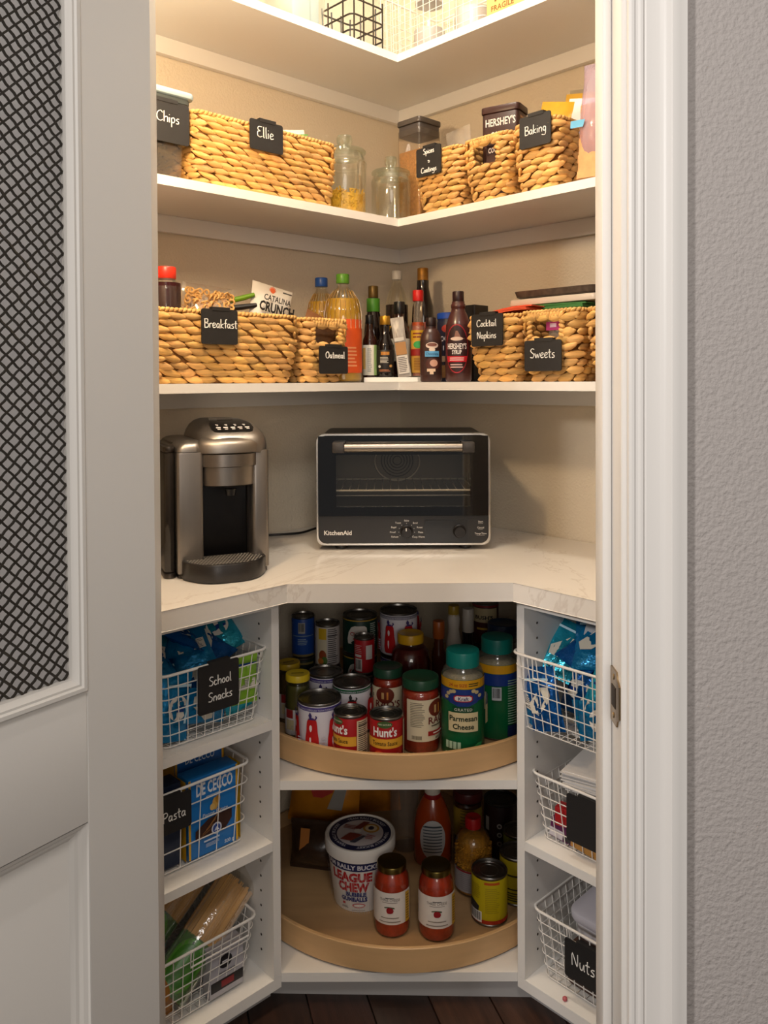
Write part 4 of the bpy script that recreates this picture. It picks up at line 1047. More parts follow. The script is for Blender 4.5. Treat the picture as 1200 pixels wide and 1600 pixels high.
# chips tub at the left end
o = thing('storage_tub', 'clear tub with pale grey lid and Chips tag, beside the door', 'container', uv(1.015, .155) + (Z2,), radians(45))
b = MB(); b.loft([rrect(.19, .22, .02, 3, 0), rrect(.20, .235, .022, 3, .006), rrect(.212, .25, .024, 3, .165)], True, False); b.build('tub_wall', PLASTIC, o, smooth=40)
b = MB(); b.rbox(-.118, -.136, .172, .118, .136, .186, .018, 3, .004); l_ = b.build('lid', mat('#a9bcc4', .35), o)
b = MB(); b.rbox(-.111, -.129, .160, .111, .129, .1716, .016, 3, .002); b.build('lid_seal', mat('#4a5254', .5), l_)
chalk_tag(o, -.02, .103, .072, .158, -.1285, ['Chips'], .021, dx=.012, dz=.006)
bag('crisp_bag', 'brown and green crisp bag inside the clear Chips tub', 'bag', uv(1.015, .165) + (Z2 + .008,), radians(45), .185, .15, .15, FOILC('#8a6a4c'), None, 21,
    lambda f, w, h, t: (lambda A: (A.grid([(h * .35, -.06, .0), (h * .8, -.02, .07)], '#7f9a3e'), A.done()))(Art(f, None, -t * .5)))

# ================================================================== lowest shelf: bottles in the corner
Z3 = 1.328
o = thing('riser_board', 'low white riser board under the corner bottles', 'riser', (0, 0, Z3))
b = MB(); b.prism([(-.094, -.404), (.050, -.404), (.084, -.370), (.084, -.148), (-.094, -.148)], .0003, .0135, .0015); b.build('board', WHITE, o, smooth=20)
ZR = Z3 + .0137
def bl_(cols):
    def f(A, z0, z1):
        H = z1 - z0
        for kind, *a in cols:
            if kind == 'r': A.rect(a[0], a[1], z0 + H * a[2], z0 + H * a[3], a[4])
            if kind == 'l': A.lines(a[0], a[1], z0 + H * a[2], z0 + H * a[3], a[4], a[5], .45)
            if kind == 'e': A.ell(a[0], z0 + H * a[1], a[2], H * a[3], a[4])
            if kind == 't': A.text(a[0], a[1], z0 + H * a[2], a[3], a[4], .015, width=a[5] if len(a) > 5 else None)
    return f
DG = mat('#2a0f0a', .08, name='dark_glass', coat=.5)
SOYG = mat('#160c0a', .08, name='soy_glass', coat=.5)
bottle('small dark bottle with black cap and white and green label', -.080, -.366, ZR, bprof(.0190, .098, .128, .0095, .150), DG, (BLK, .0115, .146, .170), art=('#d6d3c8', bl_([('r', .012, .03, 0, 1, '#8fae6c'), ('r', -.024, -.012, .2, .9, '#c9a45c'), ('l', -.006, .006, .1, .9, 12, '#8a9090')]), None, .0192), lz=(.006, .088))
bottle('small dark bottle with gold cap and black printed label', -.038, -.362, ZR, bprof(.0235, .085, .118, .0125, .148), mat('#1d1513', .06, clear=.35, name='smoked_glass'), (mat('#b98a2c', .35, .7), .0145, .143, .167), mat('#0f0a09', .2), .084, art=('#1a1512', bl_([('r', -.012, .012, .78, .92, '#b5782c'), ('l', -.014, .010, .42, .70, 5, '#c9c2b6'), ('e', -.016, .28, .004, .06, '#d8d2c8'), ('e', .016, .30, .005, .06, '#b98a4c'), ('l', -.016, .016, .05, .16, 2, '#b5734c')]), None, .0236), lz=(.012, .074))
bottle('tall dark brown bottle with black cap and cream label', .001, -.298, ZR, bprof(.0287, .125, .165, .0135, .190), DG, (BLK, .0155, .178, .212), art=('#d8d0bc', bl_([('e', -.006, .70, .012, .1, '#7a9a8a'), ('e', .008, .5, .010, .08, '#c9a070'), ('l', -.014, .014, .1, .35, 4, '#6a7a70')]), None, .0289), lz=(.045, .108))
bottle('hot sauce bottle with red cap and orange sauce, yellow band', .053, -.350, ZR, bprof(.0200, .120, .175, .0125, .212), mat('#efe3d2', .04, clear=.9), ('#c41a16', .0150, .208, .238), mat('#a8451c', .3, var=.2, vs_=60), .150, art=('#c9973c', bl_([('r', -.07, .07, .76, 1, '#c79a1e'), ('l', -.016, .016, .80, .96, 2, '#7a2a14'), ('e', 0, .66, .014, .085, '#2f9a4c'), ('r', -.07, .07, .40, .56, '#8f1c16'), ('l', -.012, .012, .05, .36, 8, '#8a5a20')]), None, .0202), lz=(.012, .128))
bag('sauce_packet', 'thin seasoning sachet leaning between the bottles', 'packet', (.016, -.377, ZR), radians(-4), .036, .165, .011, mat('#a9a198', .28, var=.2, vs_=40, bump=.3, bs=60), (radians(-4), radians(-8)), 2,
    lambda f, w, h, t: (lambda A: (A.rect(-.014, .015, h * .06, h * .36, '#cfc9c0'), A.lines(-.012, .013, h * .08, h * .34, 9, '#6a6460'), A.rect(-.014, .015, h * .37, h * .58, '#a8763a'), A.rect(-.014, .012, h * .60, h * .66, '#c9c4bc'), A.done()))(Art(f, None, -t * .56)))
# caramel syrup: squat squeeze bottle
bottle('brown chocolate drizzle squeeze bottle with blue name panel', .085, -.4365, Z3 + .0004, [(.026, .0004), (.0285, .005), (.0290, .05), (.0290, .105), (.026, .125), (.018, .138), (.0135, .141), (.0135, .147)], mat('#40251f', .32, name='brown_plastic'), ('#231110', .0140, .1475, .1690), sy=.72, off=.1,
       art=('#3a201b', bl_([('e', 0, .84, .017, .09, '#d9c4b8'), ('e', 0, .86, .013, .05, '#7a4a3c'), ('e', 0, .72, .008, .07, '#e0cdbc'), ('r', -.019, .019, .52, .68, '#5ea8d8'), ('t', 'Chocolate', 0, .565, .010, '#1f4a78', .032), ('e', .002, .32, .019, .17, '#4a2018'), ('e', .004, .34, .010, .1, '#c99a84'), ('r', -.013, .008, .10, .18, '#dcc0a4'), ('r', -.006, .003, .02, .12, '#dcc0a4')]), (-1.2, 1.2), .0290), lz=(.018, .110))
bottle('bread crumb canister with bright blue lid behind the chocolate syrup', .137, -.362, Z3 + .0004, [(.030, .0004), (.032, .004), (.032, .16), (.031, .168), (.031, .172)], mat('#17203a', .35), ('#1848a8', .0330, .170, .187), art=('#141a30', bl_([('e', -.004, .88, .018, .07, '#b03a2c'), ('t', 'PROGRESSO', -.002, .66, .020, '#e6e2e0', .078), ('t', '10', -.010, .5, .018, '#d8d2d0', .018), ('r', -.06, .06, .30, .40, '#a88a70'), ('r', -.06, .06, .02, .24, '#8f6a3e')]), None, .0322), lz=(.008, .162), name='bread_crumb_canister', cat='canister')
# chocolate syrup bottle with oval panel
def syr(A, z0, z1):
    H = z1 - z0; zc = z0 + H * .5
    A.ell(0, zc, .0315, H * .50, '#a3202c', 18); A.ell(0, zc, .0295, H * .475, '#2c1216', 18)
    A.grid([(zc + H * .20, -.020, .022), (zc + H * .24, -.006, .010), (zc + H * .36, -.0025, .0025)], '#8a5f50'); A.ell(0, zc + H * .20, .016, .005, '#d9c0b0')
    A.text("HERSHEY'S", 0, zc - H * .005, .020, '#ece6e2', .02, width=.050); A.text('SYRUP', 0, zc - H * .11, .015, '#ece6e2', .02, width=.024)
    A.grid([(zc - H * .27, -.024, .024), (zc - H * .15, -.0275, .0275)], '#b81a28'); A.lines(-.018, .018, zc - H * .25, zc - H * .17, 2, '#f0d8d4', .4, .1)
    A.lines(-.016, .016, zc - H * .40, zc - H * .30, 2, '#c9a8a4', .5, .1)
bottle('tall chocolate syrup bottle with red oval panel beside the napkin basket', .155, -.470, Z3 + .0004, [(.031, .0004), (.034, .006), (.0345, .06), (.0345, .12), (.031, .150), (.024, .172), (.0185, .184), (.0175, .190), (.0190, .192), (.0190, .200), (.0170, .202), (.0165, .208)], mat('#47221f', .28, name='syrup_plastic', coat=.3), ('#2b1416', .0150, .208, .234), sy=.8, off=-.12, art=('#3f1d1b', syr, (-1.05, 1.05), .0345), lz=(.022, .148))
OIL = mat('#e0b01c', .12, clear=.30, name='golden_oil')
PET = mat('#fbfaf2', .05, clear=.985)
bottle('vinegar bottle with gold cap and green neck sleeve at the back', -.074, -.252, ZR, [(.025, .0004), (.027, .005), (.027, .125), (.025, .155), (.0185, .185), (.0140, .205), (.0135, .240)], mat('#1f1410', .08, coat=.4), (mat('#6b5426', .4, .5), .0145, .228, .262), art=('#4f9a2c', None, None, .0185), lz=(.188, .226))
lb = bpy.data.objects['bottle.%03d' % 0] if False else None
bottle('large clear bottle of dark vinegar with white cap, behind the others', -.007, -.197, ZR, [(.032, .0004), (.0345, .006), (.0345, .185), (.033, .215), (.024, .250), (.014, .275), (.0125, .285), (.0125, .296)], PET, ('#cfc9be', .0145, .286, .312), mat('#2c1210', .15), .212, art=('#b08a2a', None, None, .0346), lz=(.09, .150))
bottle('soy sauce bottle with gold foil cap and pink label', .069, -.222, ZR, [(.030, .0004), (.0325, .006), (.0325, .165), (.0305, .205), (.0225, .235), (.0185, .255), (.0175, .262), (.0175, .280)], SOYG, (mat('#9a6a20', .45, .4, var=.3, vs_=90), .0160, .268, .316), art=('#a8544a', bl_([('e', .014, .55, .013, .30, '#8a241e'), ('e', .014, .55, .009, .2, '#c47a64')]), None, .0327), lz=(.095, .158))
def oilb(label, x, y, col, h0, off, art=None):
    R = .050 if art else .042
    p = [(R * .9, .0004), (R, .008), (R, .085), (R * .93, .105), (R * .93, .125), (R, .145), (R * 1.0, .185), (R * .86, .220), (R * .52, .248), (.0155, .258), (.0145, .264), (.0145, .276)]
    k = h0 / .276
    o = bottle(label, x, y, Z3 + .0004, [(r, z * k) for r, z in p], PET, (col, .0175, .268 * k, .293 * k), OIL, .225 * k, off=off, name='oil_bottle', art=art, lz=(.025, .165))
    m = MB()                                                       # moulded flutes on the shoulder
    for i in range(22):
        a = 2 * pi * i / 22
        m.tube([((r + .0003) * cos(a), (r + .0003) * sin(a), z * k) for r, z in p[5:9]], .0011, 4)
    m.build('flutes', mat('#c9a02a', .1, clear=.6), o, smooth=60)
    return o
oilb('cooking oil bottle with blue cap, behind the Oatmeal basket', -.214, -.340, '#1f4f9c', .272, 0)
oilb('cooking oil bottle with green cap and orange label', -.148, -.428, '#5c9a2c', .270, 0, art=('#d8521c', bl_([('l', .01, .04, .1, .5, 6, '#e8a070')]), (-.2, 1.4), .0502))

# ---- in and behind the Breakfast basket
bottle('red-capped bottle of dark syrup at the left end of the Breakfast basket', -.504, -.822, Z3 + .014, [(.032, .0004), (.035, .006), (.035, .15), (.034, .19), (.030, .205), (.022, .214), (.021, .235)], PET, ('#d8321c', .0225, .214, .240), mat('#3a0f12', .2), .205)
for k in range(0): pass
cb = bag('cereal_bag', 'clear bag of oat ring cereal in the Breakfast basket', 'bag', uv(.812, .165) + (Z3 + .016,), radians(38), .135, .215, .10, FILM, (0, radians(5)), 5)
m = MB(); rnd = random.Random(9)
for i in range(170):
    x = rnd.uniform(-.060, .052); z = rnd.uniform(.10, .196)
    yb = .046 * (max(0, 1 - (x / .064) ** 2)) ** .5 * (max(.05, sin(pi * min(1, z / .215)))) ** .5
    y = -yb * rnd.uniform(.75, 1) if i % 4 else yb * .8
    c = Vector((x, y, z)); a = Vector((rnd.uniform(-1, 1), rnd.uniform(-1.6, -.3), rnd.uniform(-1, 1))).normalized(); u = a.orthogonal().normalized(); v = a.cross(u)
    m.tube([c + (u * cos(2 * pi * q / 8) + v * sin(2 * pi * q / 8)) * .0066 for q in range(8)], .0025, 5, True)
tag(m.build('oat_rings', mat('#dcab66', .75, var=.2, vs_=120), cb, smooth=60, fix=False), kind='stuff')
o = thing('bag_clip', 'green handled bag clip on the snack bag behind the Breakfast tag', 'clip', uv(.722, .19) + (Z3 + .192,), radians(30))
b = MB(); b.tube([(-.035, 0, 0), (-.02, 0, .006), (.01, 0, .014), (.034, 0, .022)], [.005, .0065, .0065, .005], 8); b.tube([(-.034, .0, -.002), (-.030, .0, -.03)], .006, 8); b.build('handle', mat('#6f9a1c', .4), o)
b = MB(); b.tube([(-.03, -.003, -.014), (.0, -.003, -.010), (.038, -.003, -.004)], [.006, .007, .006], 8); b.build('jaw', mat('#1d1a17', .4), o)
def crunch(f, w, h, t):
    A = Art(f, None, -t * .52); A.text('CATALINA', .0, h * .795, .020, '#1d1a18', .02, width=.076); A.text('CRUNCH', .002, h * .675, .032, '#1d1a18', .04, width=.098)
    for k in range(9): 
        a = k * pi / 8; A.grid([(h * .895 + .004 * sin(a) - .0012, -.018 + .005 * cos(a) - .002, -.018 + .005 * cos(a) + .002), (h * .895 + .011 * sin(a) + .0008, -.018 + .011 * cos(a) - .001, -.018 + .011 * cos(a) + .001)], '#c4572c')
    A.ell(-.018, h * .895, .006, .005, '#c4572c'); A.lines(.01, .042, h * .90, h * .93, 1, '#3a3632', .5); A.done()
bag('cereal_pouch', 'white cereal pouch lettered in black, leaning in the Breakfast basket', 'bag', uv(.678, .205) + (Z3 + .016,), radians(40), .115, .228, .06, mat('#d9d3c8', .5, bump=.3, bs=30), (radians(-4), radians(12)), 6, crunch)
bag('brown_packet', 'plain brown paper packet leaning in the Oatmeal basket', 'packet', uv(.570, .20) + (Z3 + .016,), radians(40), .055, .175, .03, mat('#8a5a34', .6, bump=.3, bs=40), (0, radians(22)), 3)
bag('oat_pouch', 'brown foil packet seen through the Oatmeal hand hole', 'packet', uv(.524, .25) + (Z3 + .016,), radians(45), .098, .128, .05, FOILC('#4a2f1c'), None, 8)
# ---- napkins, trays and sweets
def sheet_stack(m, w, d, n, t, bow, seed):
    rnd = random.Random(seed)
    for k in range(n):
        r = rnd.uniform(-.05, .05); c, s = cos(r), sin(r); dx, dy = rnd.uniform(-.003, .003), rnd.uniform(-.003, .003)
        lo = []
        for zt in (0, t * .85):
            row = []
            for i in range(9):
                q = -1 + i / 4
                row.append((q * w / 2, k * t + zt + bow * (1 - q * q)))
            lo.append(row)
        L0 = [(x, -d / 2, z) for x, z in lo[0]] + [(x, -d / 2, z) for x, z in lo[1][::-1]]; L1 = [(x, d / 2, z) for x, _, z in L0]
        m.loft([[(x * c - y * s + dx, x * s + y * c + dy, z) for x, y, z in L] for L in (L0, L1)])
o = thing('paper_napkins', 'stack of coral paper napkins on the Cocktail Napkins basket', 'napkins', uv(.165, .60) + (Z3 + .162,), radians(-45), None, (0, radians(-7)))
m = MB(); sheet_stack(m, .165, .16, 3, .0035, .006, 4); m.build('napkin', mat('#d9532f', .8), o, smooth=20)
o = thing('paper_napkins', 'stack of green paper napkins behind the Sweets basket rim', 'napkins', uv(.12, .715) + (Z3 + .162,), radians(-45))
m = MB(); sheet_stack(m, .15, .13, 6, .004, .001, 2); m.build('napkin', mat('#3f7a3c', .8), o, smooth=20)
o = thing('food_tray', 'stack of clear and dark plastic trays topping the Sweets basket', 'tray', uv(.11, .70) + (Z3 + .188,), radians(-45))
b = MB(); b.rbox(-.125, -.075, 0, .125, .065, .016, .012, 3, .003); b.build('lower_tray', mat('#d9cfc0', .3), o)
b = MB(); b.loft([rrect(.21, .12, .02, 4, .0165), rrect(.23, .135, .022, 4, .022), rrect(.24, .142, .024, 4, .036), rrect(.22, .12, .02, 4, .036), rrect(.20, .11, .02, 4, .024)], True, True); b.build('upper_tray', mat('#6a5d52', .25, clear=.35, var=.4, vs_=60), o)
o = thing('dark_box', 'small black box behind the chocolate syrup bottle', 'box', uv(.10, .40) + (Z3 + .0004,), radians(-45))
b = MB(); b.rbox(-.018, -.03, 0, .018, .03, .208, .002, 1, .001); b.build('carton', mat('#1a1716', .5), o)
o = thing('black_pouch', 'flat black pouch lying behind the coral napkins', 'pouch', uv(.07, .52) + (Z3 + .162,), radians(-45))
b = MB(); pillow(b, .15, .10, .022, 8, 8, .008, .001, 3); b.build('film', mat('#171514', .4), o, rot=(radians(-80), 0, 0))
bag('sweets_pouch', 'clear zip pouch with magenta seal seen through the Sweets hand hole', 'bag', uv(.235, .775) + (Z3 + .016,), radians(-45), .09, .128, .05, FILM, None, 9,
    lambda f, w, h, t: (lambda A: (A.rect(-.04, .042, h * .80, h * .95, '#b83a78'), A.rect(-.03, -.012, h * .85, h * .92, '#e8c8d8'), A.done()))(Art(f, None, -t * .30)))

# ================================================================== top shelf
Z1 = 2.1983
o = thing('storage_tub', 'clear tub with a pale blue band, top shelf left', 'container', uv(.566, .195) + (Z1,), radians(45))
b = MB(); b.loft([rrect(.10, .14, .012, 3, 0), rrect(.112, .155, .014, 3, .19)], True, False); b.build('tub_wall', PLASTIC, o, smooth=40)
b = MB(); b.rbox(-.045, -.06, .003, .012, .06, .16, .006, 2, .002); b.build('white_packet', mat('#ece8e2', .6), o)
b = MB(); b.rbox(.014, -.055, .003, .044, .055, .17, .006, 2, .002); b.build('blue_packet', mat('#b9d3da', .5), o)
o = thing('wire_rack', 'black wire rack at the top shelf corner', 'rack', uv(.375, .205) + (Z1,), radians(45))
m = MB(); r_ = .0024
for zz in (.035, .075, .115): m.tube([tuple(p) for p in rrect(.115, .13, .016, 4, zz)], r_, 6, True)
for x in (-.05, -.017, .017, .05): m.tube([(x, -.065, .13), (x, -.065, .003), (x * .9, .060, .003), (x, .065, .13)], r_, 6)
for y in (-.03, .03): m.tube([(-.0575, y, .13), (-.0575, y, .004), (.0575, y, .004), (.0575, y, .13)], r_, 6)
m.build('wire_frame', BLKWIRE, o, smooth=60, fix=False)

def wire_basket(label, loc, rz, w, d, h, nx, ny, nz, notch=None, tagspec=None, taper=.02, rr_=.0030, rw=.00115, fz=0, bulge=0, tilt=None):
    """white wire basket: rim, grid of wires, feet; front is -y. fz lets the front rim dip below the rear one"""
    o = thing('wire_basket', label, 'basket', loc, rz, None, tilt)
    def loop(z, k): 
        q = taper * (1 - k); return rrect(w - 2 * q, d - 2 * q, .020, 4, z)
    top = [(x, y, z - fz * max(0, .5 - y / d)) for x, y, z in loop(h, 1)]
    b = MB(); b.tube(top, rr_, 8, True); b.build('rim', WIRE, o, smooth=60)
    m = MB()
    for k in range(nz):
        t_ = k / nz; zz = .004 + (h - .004) * t_
        L = loop(zz, t_)
        if bulge: L = [(x * (1 + (bulge / w if abs(x) > w * .4 and k % 2 else 0)), y, z) for x, y, z in L]
        m.tube([(x, y, z - fz * t_ * max(0, .5 - y / d)) for x, y, z in L], rw, 4, True)
    def U(x0, y0, x1, y1, fx, fy):
        a0, a1 = 1 - 2 * taper / w, 1 - 2 * taper / d
        f0 = h - fz * max(0, .5 - y0 / d); f1 = h - fz * max(0, .5 - y1 / d)
        m.tube([(x0, y0, f0), (x0 * a0, y0 * a1, .004), (x1 * a0, y1 * a1, .004), (x1, y1, f1)], rw, 4)
    for i in range(nx):
        x = (-.5 + (i + .5) / nx) * (w - .016); U(x, -d / 2, x, d / 2, 1, 0)
    for i in range(ny):
        y = (-.5 + (i + .5) / ny) * (d - .016); U(-w / 2, y, w / 2, y, 0, 1)
    tag(m.build('wire_grid', WIRE, o, smooth=60, fix=False), kind='stuff')
    if notch:
        b = MB(); x0, x1, zz = notch; b.tube([(x0, -d / 2 - .001, h - fz), (x0, -d / 2 + .001, zz), (x1, -d / 2 + .001, zz), (x1, -d / 2 - .001, h - fz)], .0019, 6); b.build('front_gate', WIRE, o, smooth=60)
    if tagspec:
        x0, x1, z0, z1, lines, hh = tagspec[:6]; kw = tagspec[6] if len(tagspec) > 6 else {}
        chalk_tag(o, x0, x1, z0, z1, -d / 2 - .0045, lines, hh, **kw)
    return o
wire_basket('white wire grid basket of clear jars, top shelf corner', uv(.145, .376) + (Z1,), radians(-45), .384, .25, .20, 16, 12, 9, taper=.004, rw=.0010)
for (u_, v_, r_, h_, lb) in ((.16, .285, .045, .17, 'clear lidded jar in the left half of the top shelf wire basket'), (.17, .455, .052, .16, 'wide clear jar in the right half of the top shelf wire basket')):
    x, y = uv(u_, v_); jar(lb, x, y, Z1 + .006, [(r_ * .9, .0004), (r_, .006), (r_, h_ - .02), (r_ * .8, h_ - .004), (r_ * .8, h_)], '#d5cfd0', ('#b9b4b4', r_ * .86, h_ - .004, h_ + .018), None, name='clear_jar', ctop=h_ * .55, cmat=mat('#cfc9c8', .6))
o = thing('cardboard_box', 'yellow card box with dark print at the end of the top shelf wire basket', 'box', uv(.155, .642) + (Z1,), radians(-45))
b = MB(); b.rbox(-.065, -.115, 0, .065, .115, .13, .002, 1, .001); q = b.build('carton', mat('#d3b06c', .6), o)
A = Art(q, None, -.1151); A.rect(-.065, .065, .0005, .0042, '#c08a2c'); A.text('1M', -.016, .040, .052, '#7a4a1c', .01); A.text('FRAGILE', -.016, .018, .0185, '#7a4a1c', .01); A.done()

# ================================================================== wire baskets of the base cabinets
def leg(left, along, out, z): return (uv(along, out) if left else uv(out, along)) + (z,)
RL, RR = radians(45), radians(-45)
wire_basket('white wire basket with chalk tag reading School Snacks, top left of the base cabinet', leg(1, .945, .430 - .175, .6187), RL, .252, .35, .150, 11, 14, 6, taper=.016, tagspec=(-.046, .048, .056, .152, ['School', 'Snacks'], .018, dict(dx=.003, dz=-.004)))
wire_basket('white wire basket with chalk tag reading Pasta, middle left', leg(1, .988, .402 - .165, .3607), RL, .284, .33, .166, 6, 8, 4, taper=.010, rw=.0013, bulge=.008, tagspec=(-.112, -.004, .090, .162, ['Pasta'], .020, dict(dx=.016, dz=-.004)))
wire_basket('white wire basket of spaghetti packs, bottom left', leg(1, .985, .420 - .17, .0654), RL, .284, .34, .140, 12, 13, 6, taper=.018, notch=(-.018, .118, .108))
wire_basket('white wire basket of blue snack pouches, top right, pulled forward', leg(0, .923, .446 - .175, .5982), RR, .282, .35, .160, 12, 14, 6, taper=.016, notch=(-.085, .020, .118))
wire_basket('white wire basket with a blank chalkboard tag, middle right', leg(0, .947, .412 - .165, .3607), RR, .282, .33, .140, 11, 12, 6, taper=.016, tagspec=(-.046, .050, .036, .132, None, 0))
wire_basket('white wire basket with chalk tag reading Nuts, bottom right', leg(0, .950, .412 - .165, .0654), RR, .282, .33, .145, 11, 12, 6, taper=.016, notch=(-.052, .06, .115), tagspec=(-.054, .046, .050, .128, ['Nuts'], .026, dict(dx=-.006)))

def pouch_art(kind):
    def f(o, w, h, t):
        A = Art(o, None, -t * .46, rough=.25); rnd = random.Random(kind)
        if kind % 3 == 0: A.grid([(h * .30, -w * .30, -w * .05), (h * .45, -w * .34, w * .22), (h * .58, -w * .12, w * .34), (h * .70, w * .05, w * .30)], '#d9d2c2')
        if kind % 3 == 1: A.rect(-w * .34, w * .34, h * .30, h * .52, '#cfc9bd'); A.lines(-w * .3, w * .3, h * .32, h * .5, 6, '#5a5a60', .4)
        if kind % 3 == 2: A.ell(0, h * .5, w * .30, h * .18, '#dcd6cc'); A.rect(-w * .2, w * .22, h * .44, h * .53, '#1d3a7c')
        A.rect(-w * .36, w * .36, h * .80, h * .84, '#123a78' if kind % 2 else '#bfe0ee'); A.done()
    return f
def art_back(f, w, h, t, kind):
    pouch_art(kind)(f, w, h, t)
BLUEF = mat('#1583bd', .22, .5, var=.35, vs_=22, bump=1.0, bs=60, name='blue_foil')
BLUEF2 = mat('#0f5ca6', .22, .5, var=.35, vs_=22, bump=1.0, bs=60, name='deep_blue_foil')
TEALF = mat('#2aa9c4', .2, .55, var=.3, vs_=22, bump=1.0, bs=60, name='teal_foil')
def loose_pouch(left, along, out, z, rz, tx, ty, w, h, t, m_, kind, label, group):
    o = thing('snack_pouch', label, 'pouch', leg(left, along, out, z), (RL if left else RR) + radians(rz), group)
    o.rotation_euler = (radians(tx), radians(ty), o.rotation_euler.z)
    b = MB(); pillow(b, w, h, t, 12, 16, .010, .0042, kind * 7 + int(along * 1000) % 97); f = b.build('film', m_, o, smooth=75)
    pouch_art(kind)(f, w, h, t)
    return o
GL = 'blue snack pouches in the School Snacks basket'; GR = 'blue snack pouches in the top right wire basket'
LB = 'blue snack pouch in School Snacks basket'
P5 = [  # along, out, z, rz, tilt x, tilt y, w, h, t, film, kind
 (1.035, .405, .628, 6, -6, 12, .075, .13, .030, BLUEF, 2), (.985, .400, .666, -4, -4, -70, .080, .12, .030, BLUEF2, 1), (.905, .398, .668, 4, -5, -80, .075, .12, .030, BLUEF, 0),
 (.868, .395, .640, -6, -8, -15, .060, .10, .028, TEALF, 1), (1.025, .385, .735, 10, -62, 8, .080, .12, .034, BLUEF, 0), (.955, .375, .745, -18, -58, -10, .085, .12, .034, BLUEF, 1),
 (.885, .365, .742, 14, -66, -16, .085, .12, .036, BLUEF2, 0), (.852, .340, .750, -8, -50, -20, .085, .12, .034, TEALF, 2), (1.000, .300, .765, 30, -64, 10, .090, .13, .034, BLUEF2, 2),
 (.930, .290, .768, -30, -60, -10, .090, .12, .034, BLUEF, 1), (.870, .250, .765, 10, -58, 0, .090, .12, .034, TEALF, 0), (.975, .330, .640, 0, -10, 5, .10, .13, .05, BLUEF2, 0), (.890, .320, .640, 8, -8, -6, .10, .12, .05, BLUEF, 2),
 (1.045, .330, .752, -24, -56, 22, .075, .11, .030, TEALF, 1), (.915, .345, .772, 46, -68, 6, .070, .11, .028, BLUEF2, 2), (.985, .345, .768, -40, -70, -6, .070, .11, .028, BLUEF, 2), (.850, .300, .765, -34, -60, -14, .070, .10, .028, BLUEF, 1)]
nm = ['leaning upright in the left corner', 'lying on edge behind the lower left wires', 'lying on edge below the tag', 'upright at the right end', 'on top at the left end, swoosh up', 'on top behind the tag with a nutrition panel', 'on top at the right, cream swoosh', 'poking over the right end', 'at the back left of the pile', 'at the back middle of the pile', 'at the back right of the pile', 'buried in the middle left', 'buried in the middle right', 'teal, propped at the far left', 'crosswise above the tag', 'twisted left of the tag', 'small, right rear corner']
for p, n_ in zip(P5, nm): loose_pouch(True, *p, '%s %s' % (LB, n_), GL)
loose_pouch(True, .868, .412, .660, 0, -4, 4, .062, .10, .018, mat('#7fae2a', .35, var=.2, vs_=30, bump=.3, bs=40), 1, 'lime green snack packet at the right front of the School Snacks basket', None)
loose_pouch(True, 1.045, .388, .660, 10, -6, -4, .05, .09, .02, mat('#8a2a24', .35, var=.4, vs_=30, bump=.3, bs=40), 2, 'small red and green snack packet at the left end of the School Snacks basket', None)
LB = 'blue snack pouch in top right basket'
P6 = [(.815, .420, .606, -6, -4, 12, .070, .12, .030, BLUEF, 1), (.862, .422, .606, 4, -3, -14, .080, .13, .032, BLUEF2, 0), (.925, .420, .648, 0, -4, 75, .08, .12, .030, BLUEF, 2), (.955, .414, .632, 12, -5, 20, .075, .12, .030, TEALF, 1),
 (.830, .370, .700, 20, -40, 20, .080, .13, .030, TEALF, 0), (.880, .375, .735, -14, -60, 14, .095, .13, .034, BLUEF2, 2), (.935, .370, .740, 22, -56, -8, .095, .13, .034, BLUEF, 0), (.870, .290, .730, -20, -52, 10, .09, .13, .034, BLUEF, 1), (.880, .330, .615, 0, -6, 5, .11, .12, .05, BLUEF2, 2)]
nm = ['poking through the left wires', 'standing behind the left front wires', 'lying on edge at lower front', 'bottom right behind the wires', 'rising at the left rear corner', 'on top behind the front rim', 'on top near the door jamb, cream swoosh', 'at the back of the pile', 'buried in the middle']
for p, n_ in zip(P6, nm): loose_pouch(False, *p, '%s %s' % (LB, n_), GR)
o = thing('snack_box', 'bright blue snack carton tipped on top of the right-hand pouches', 'box', leg(0, .925, .300, .770), RR + radians(14)); o.rotation_euler = (radians(-24), radians(8), o.rotation_euler.z)
b = MB(); b.rbox(-.05, -.02, -.004, .06, .03, .075, .002, 1, .001); q = b.build('carton', mat('#1678be', .35), o)
A = Art(q, None, -.0201); A.rect(-.05, .06, .0, .034, '#8f9298'); A.rect(-.046, .056, .056, .060, '#d6dee4'); A.done()
loose_pouch(False, .945, .418, .668, 6, -6, 82, .04, .10, .02, mat('#a81a34', .35, bump=.3, bs=40), 1, 'crimson snack packet behind the front wires of the top right basket', None)

# ---- pasta basket
def carton(label, loc, rz, w, d, h, col, side, art=None, tilt=None, name='pasta_box'):
    o = thing(name, label, 'box', loc, rz); 
    if tilt: o.rotation_euler = (radians(tilt[0]), radians(tilt[1]), rz)
    b = MB(); b.rbox(-w / 2, -d / 2, 0, w / 2, d / 2, h, .0012, 1, .0008); q = b.build('carton', mat(col, .38, name='carton_board'), o)
    A = Art(q, None, -d / 2 - .0001, rough=.38)
    if side:
        A.rect(-w / 2, -w / 2 + .005, 0.001, h - .001, side); A.rect(w / 2 - .005, w / 2, .001, h - .001, side)
    if art: art(A, w, h)
    if side:
        A.M = Matrix.Rotation(-pi / 2, 4, 'Z'); A.y = -w / 2 - .0001; A.rect(-d / 2, d / 2, .001, h - .001, side)
        A.M = Matrix.Rotation(pi / 2, 4, 'Z'); A.rect(-d / 2, d / 2, .001, h - .001, side)
    A.done(); return o
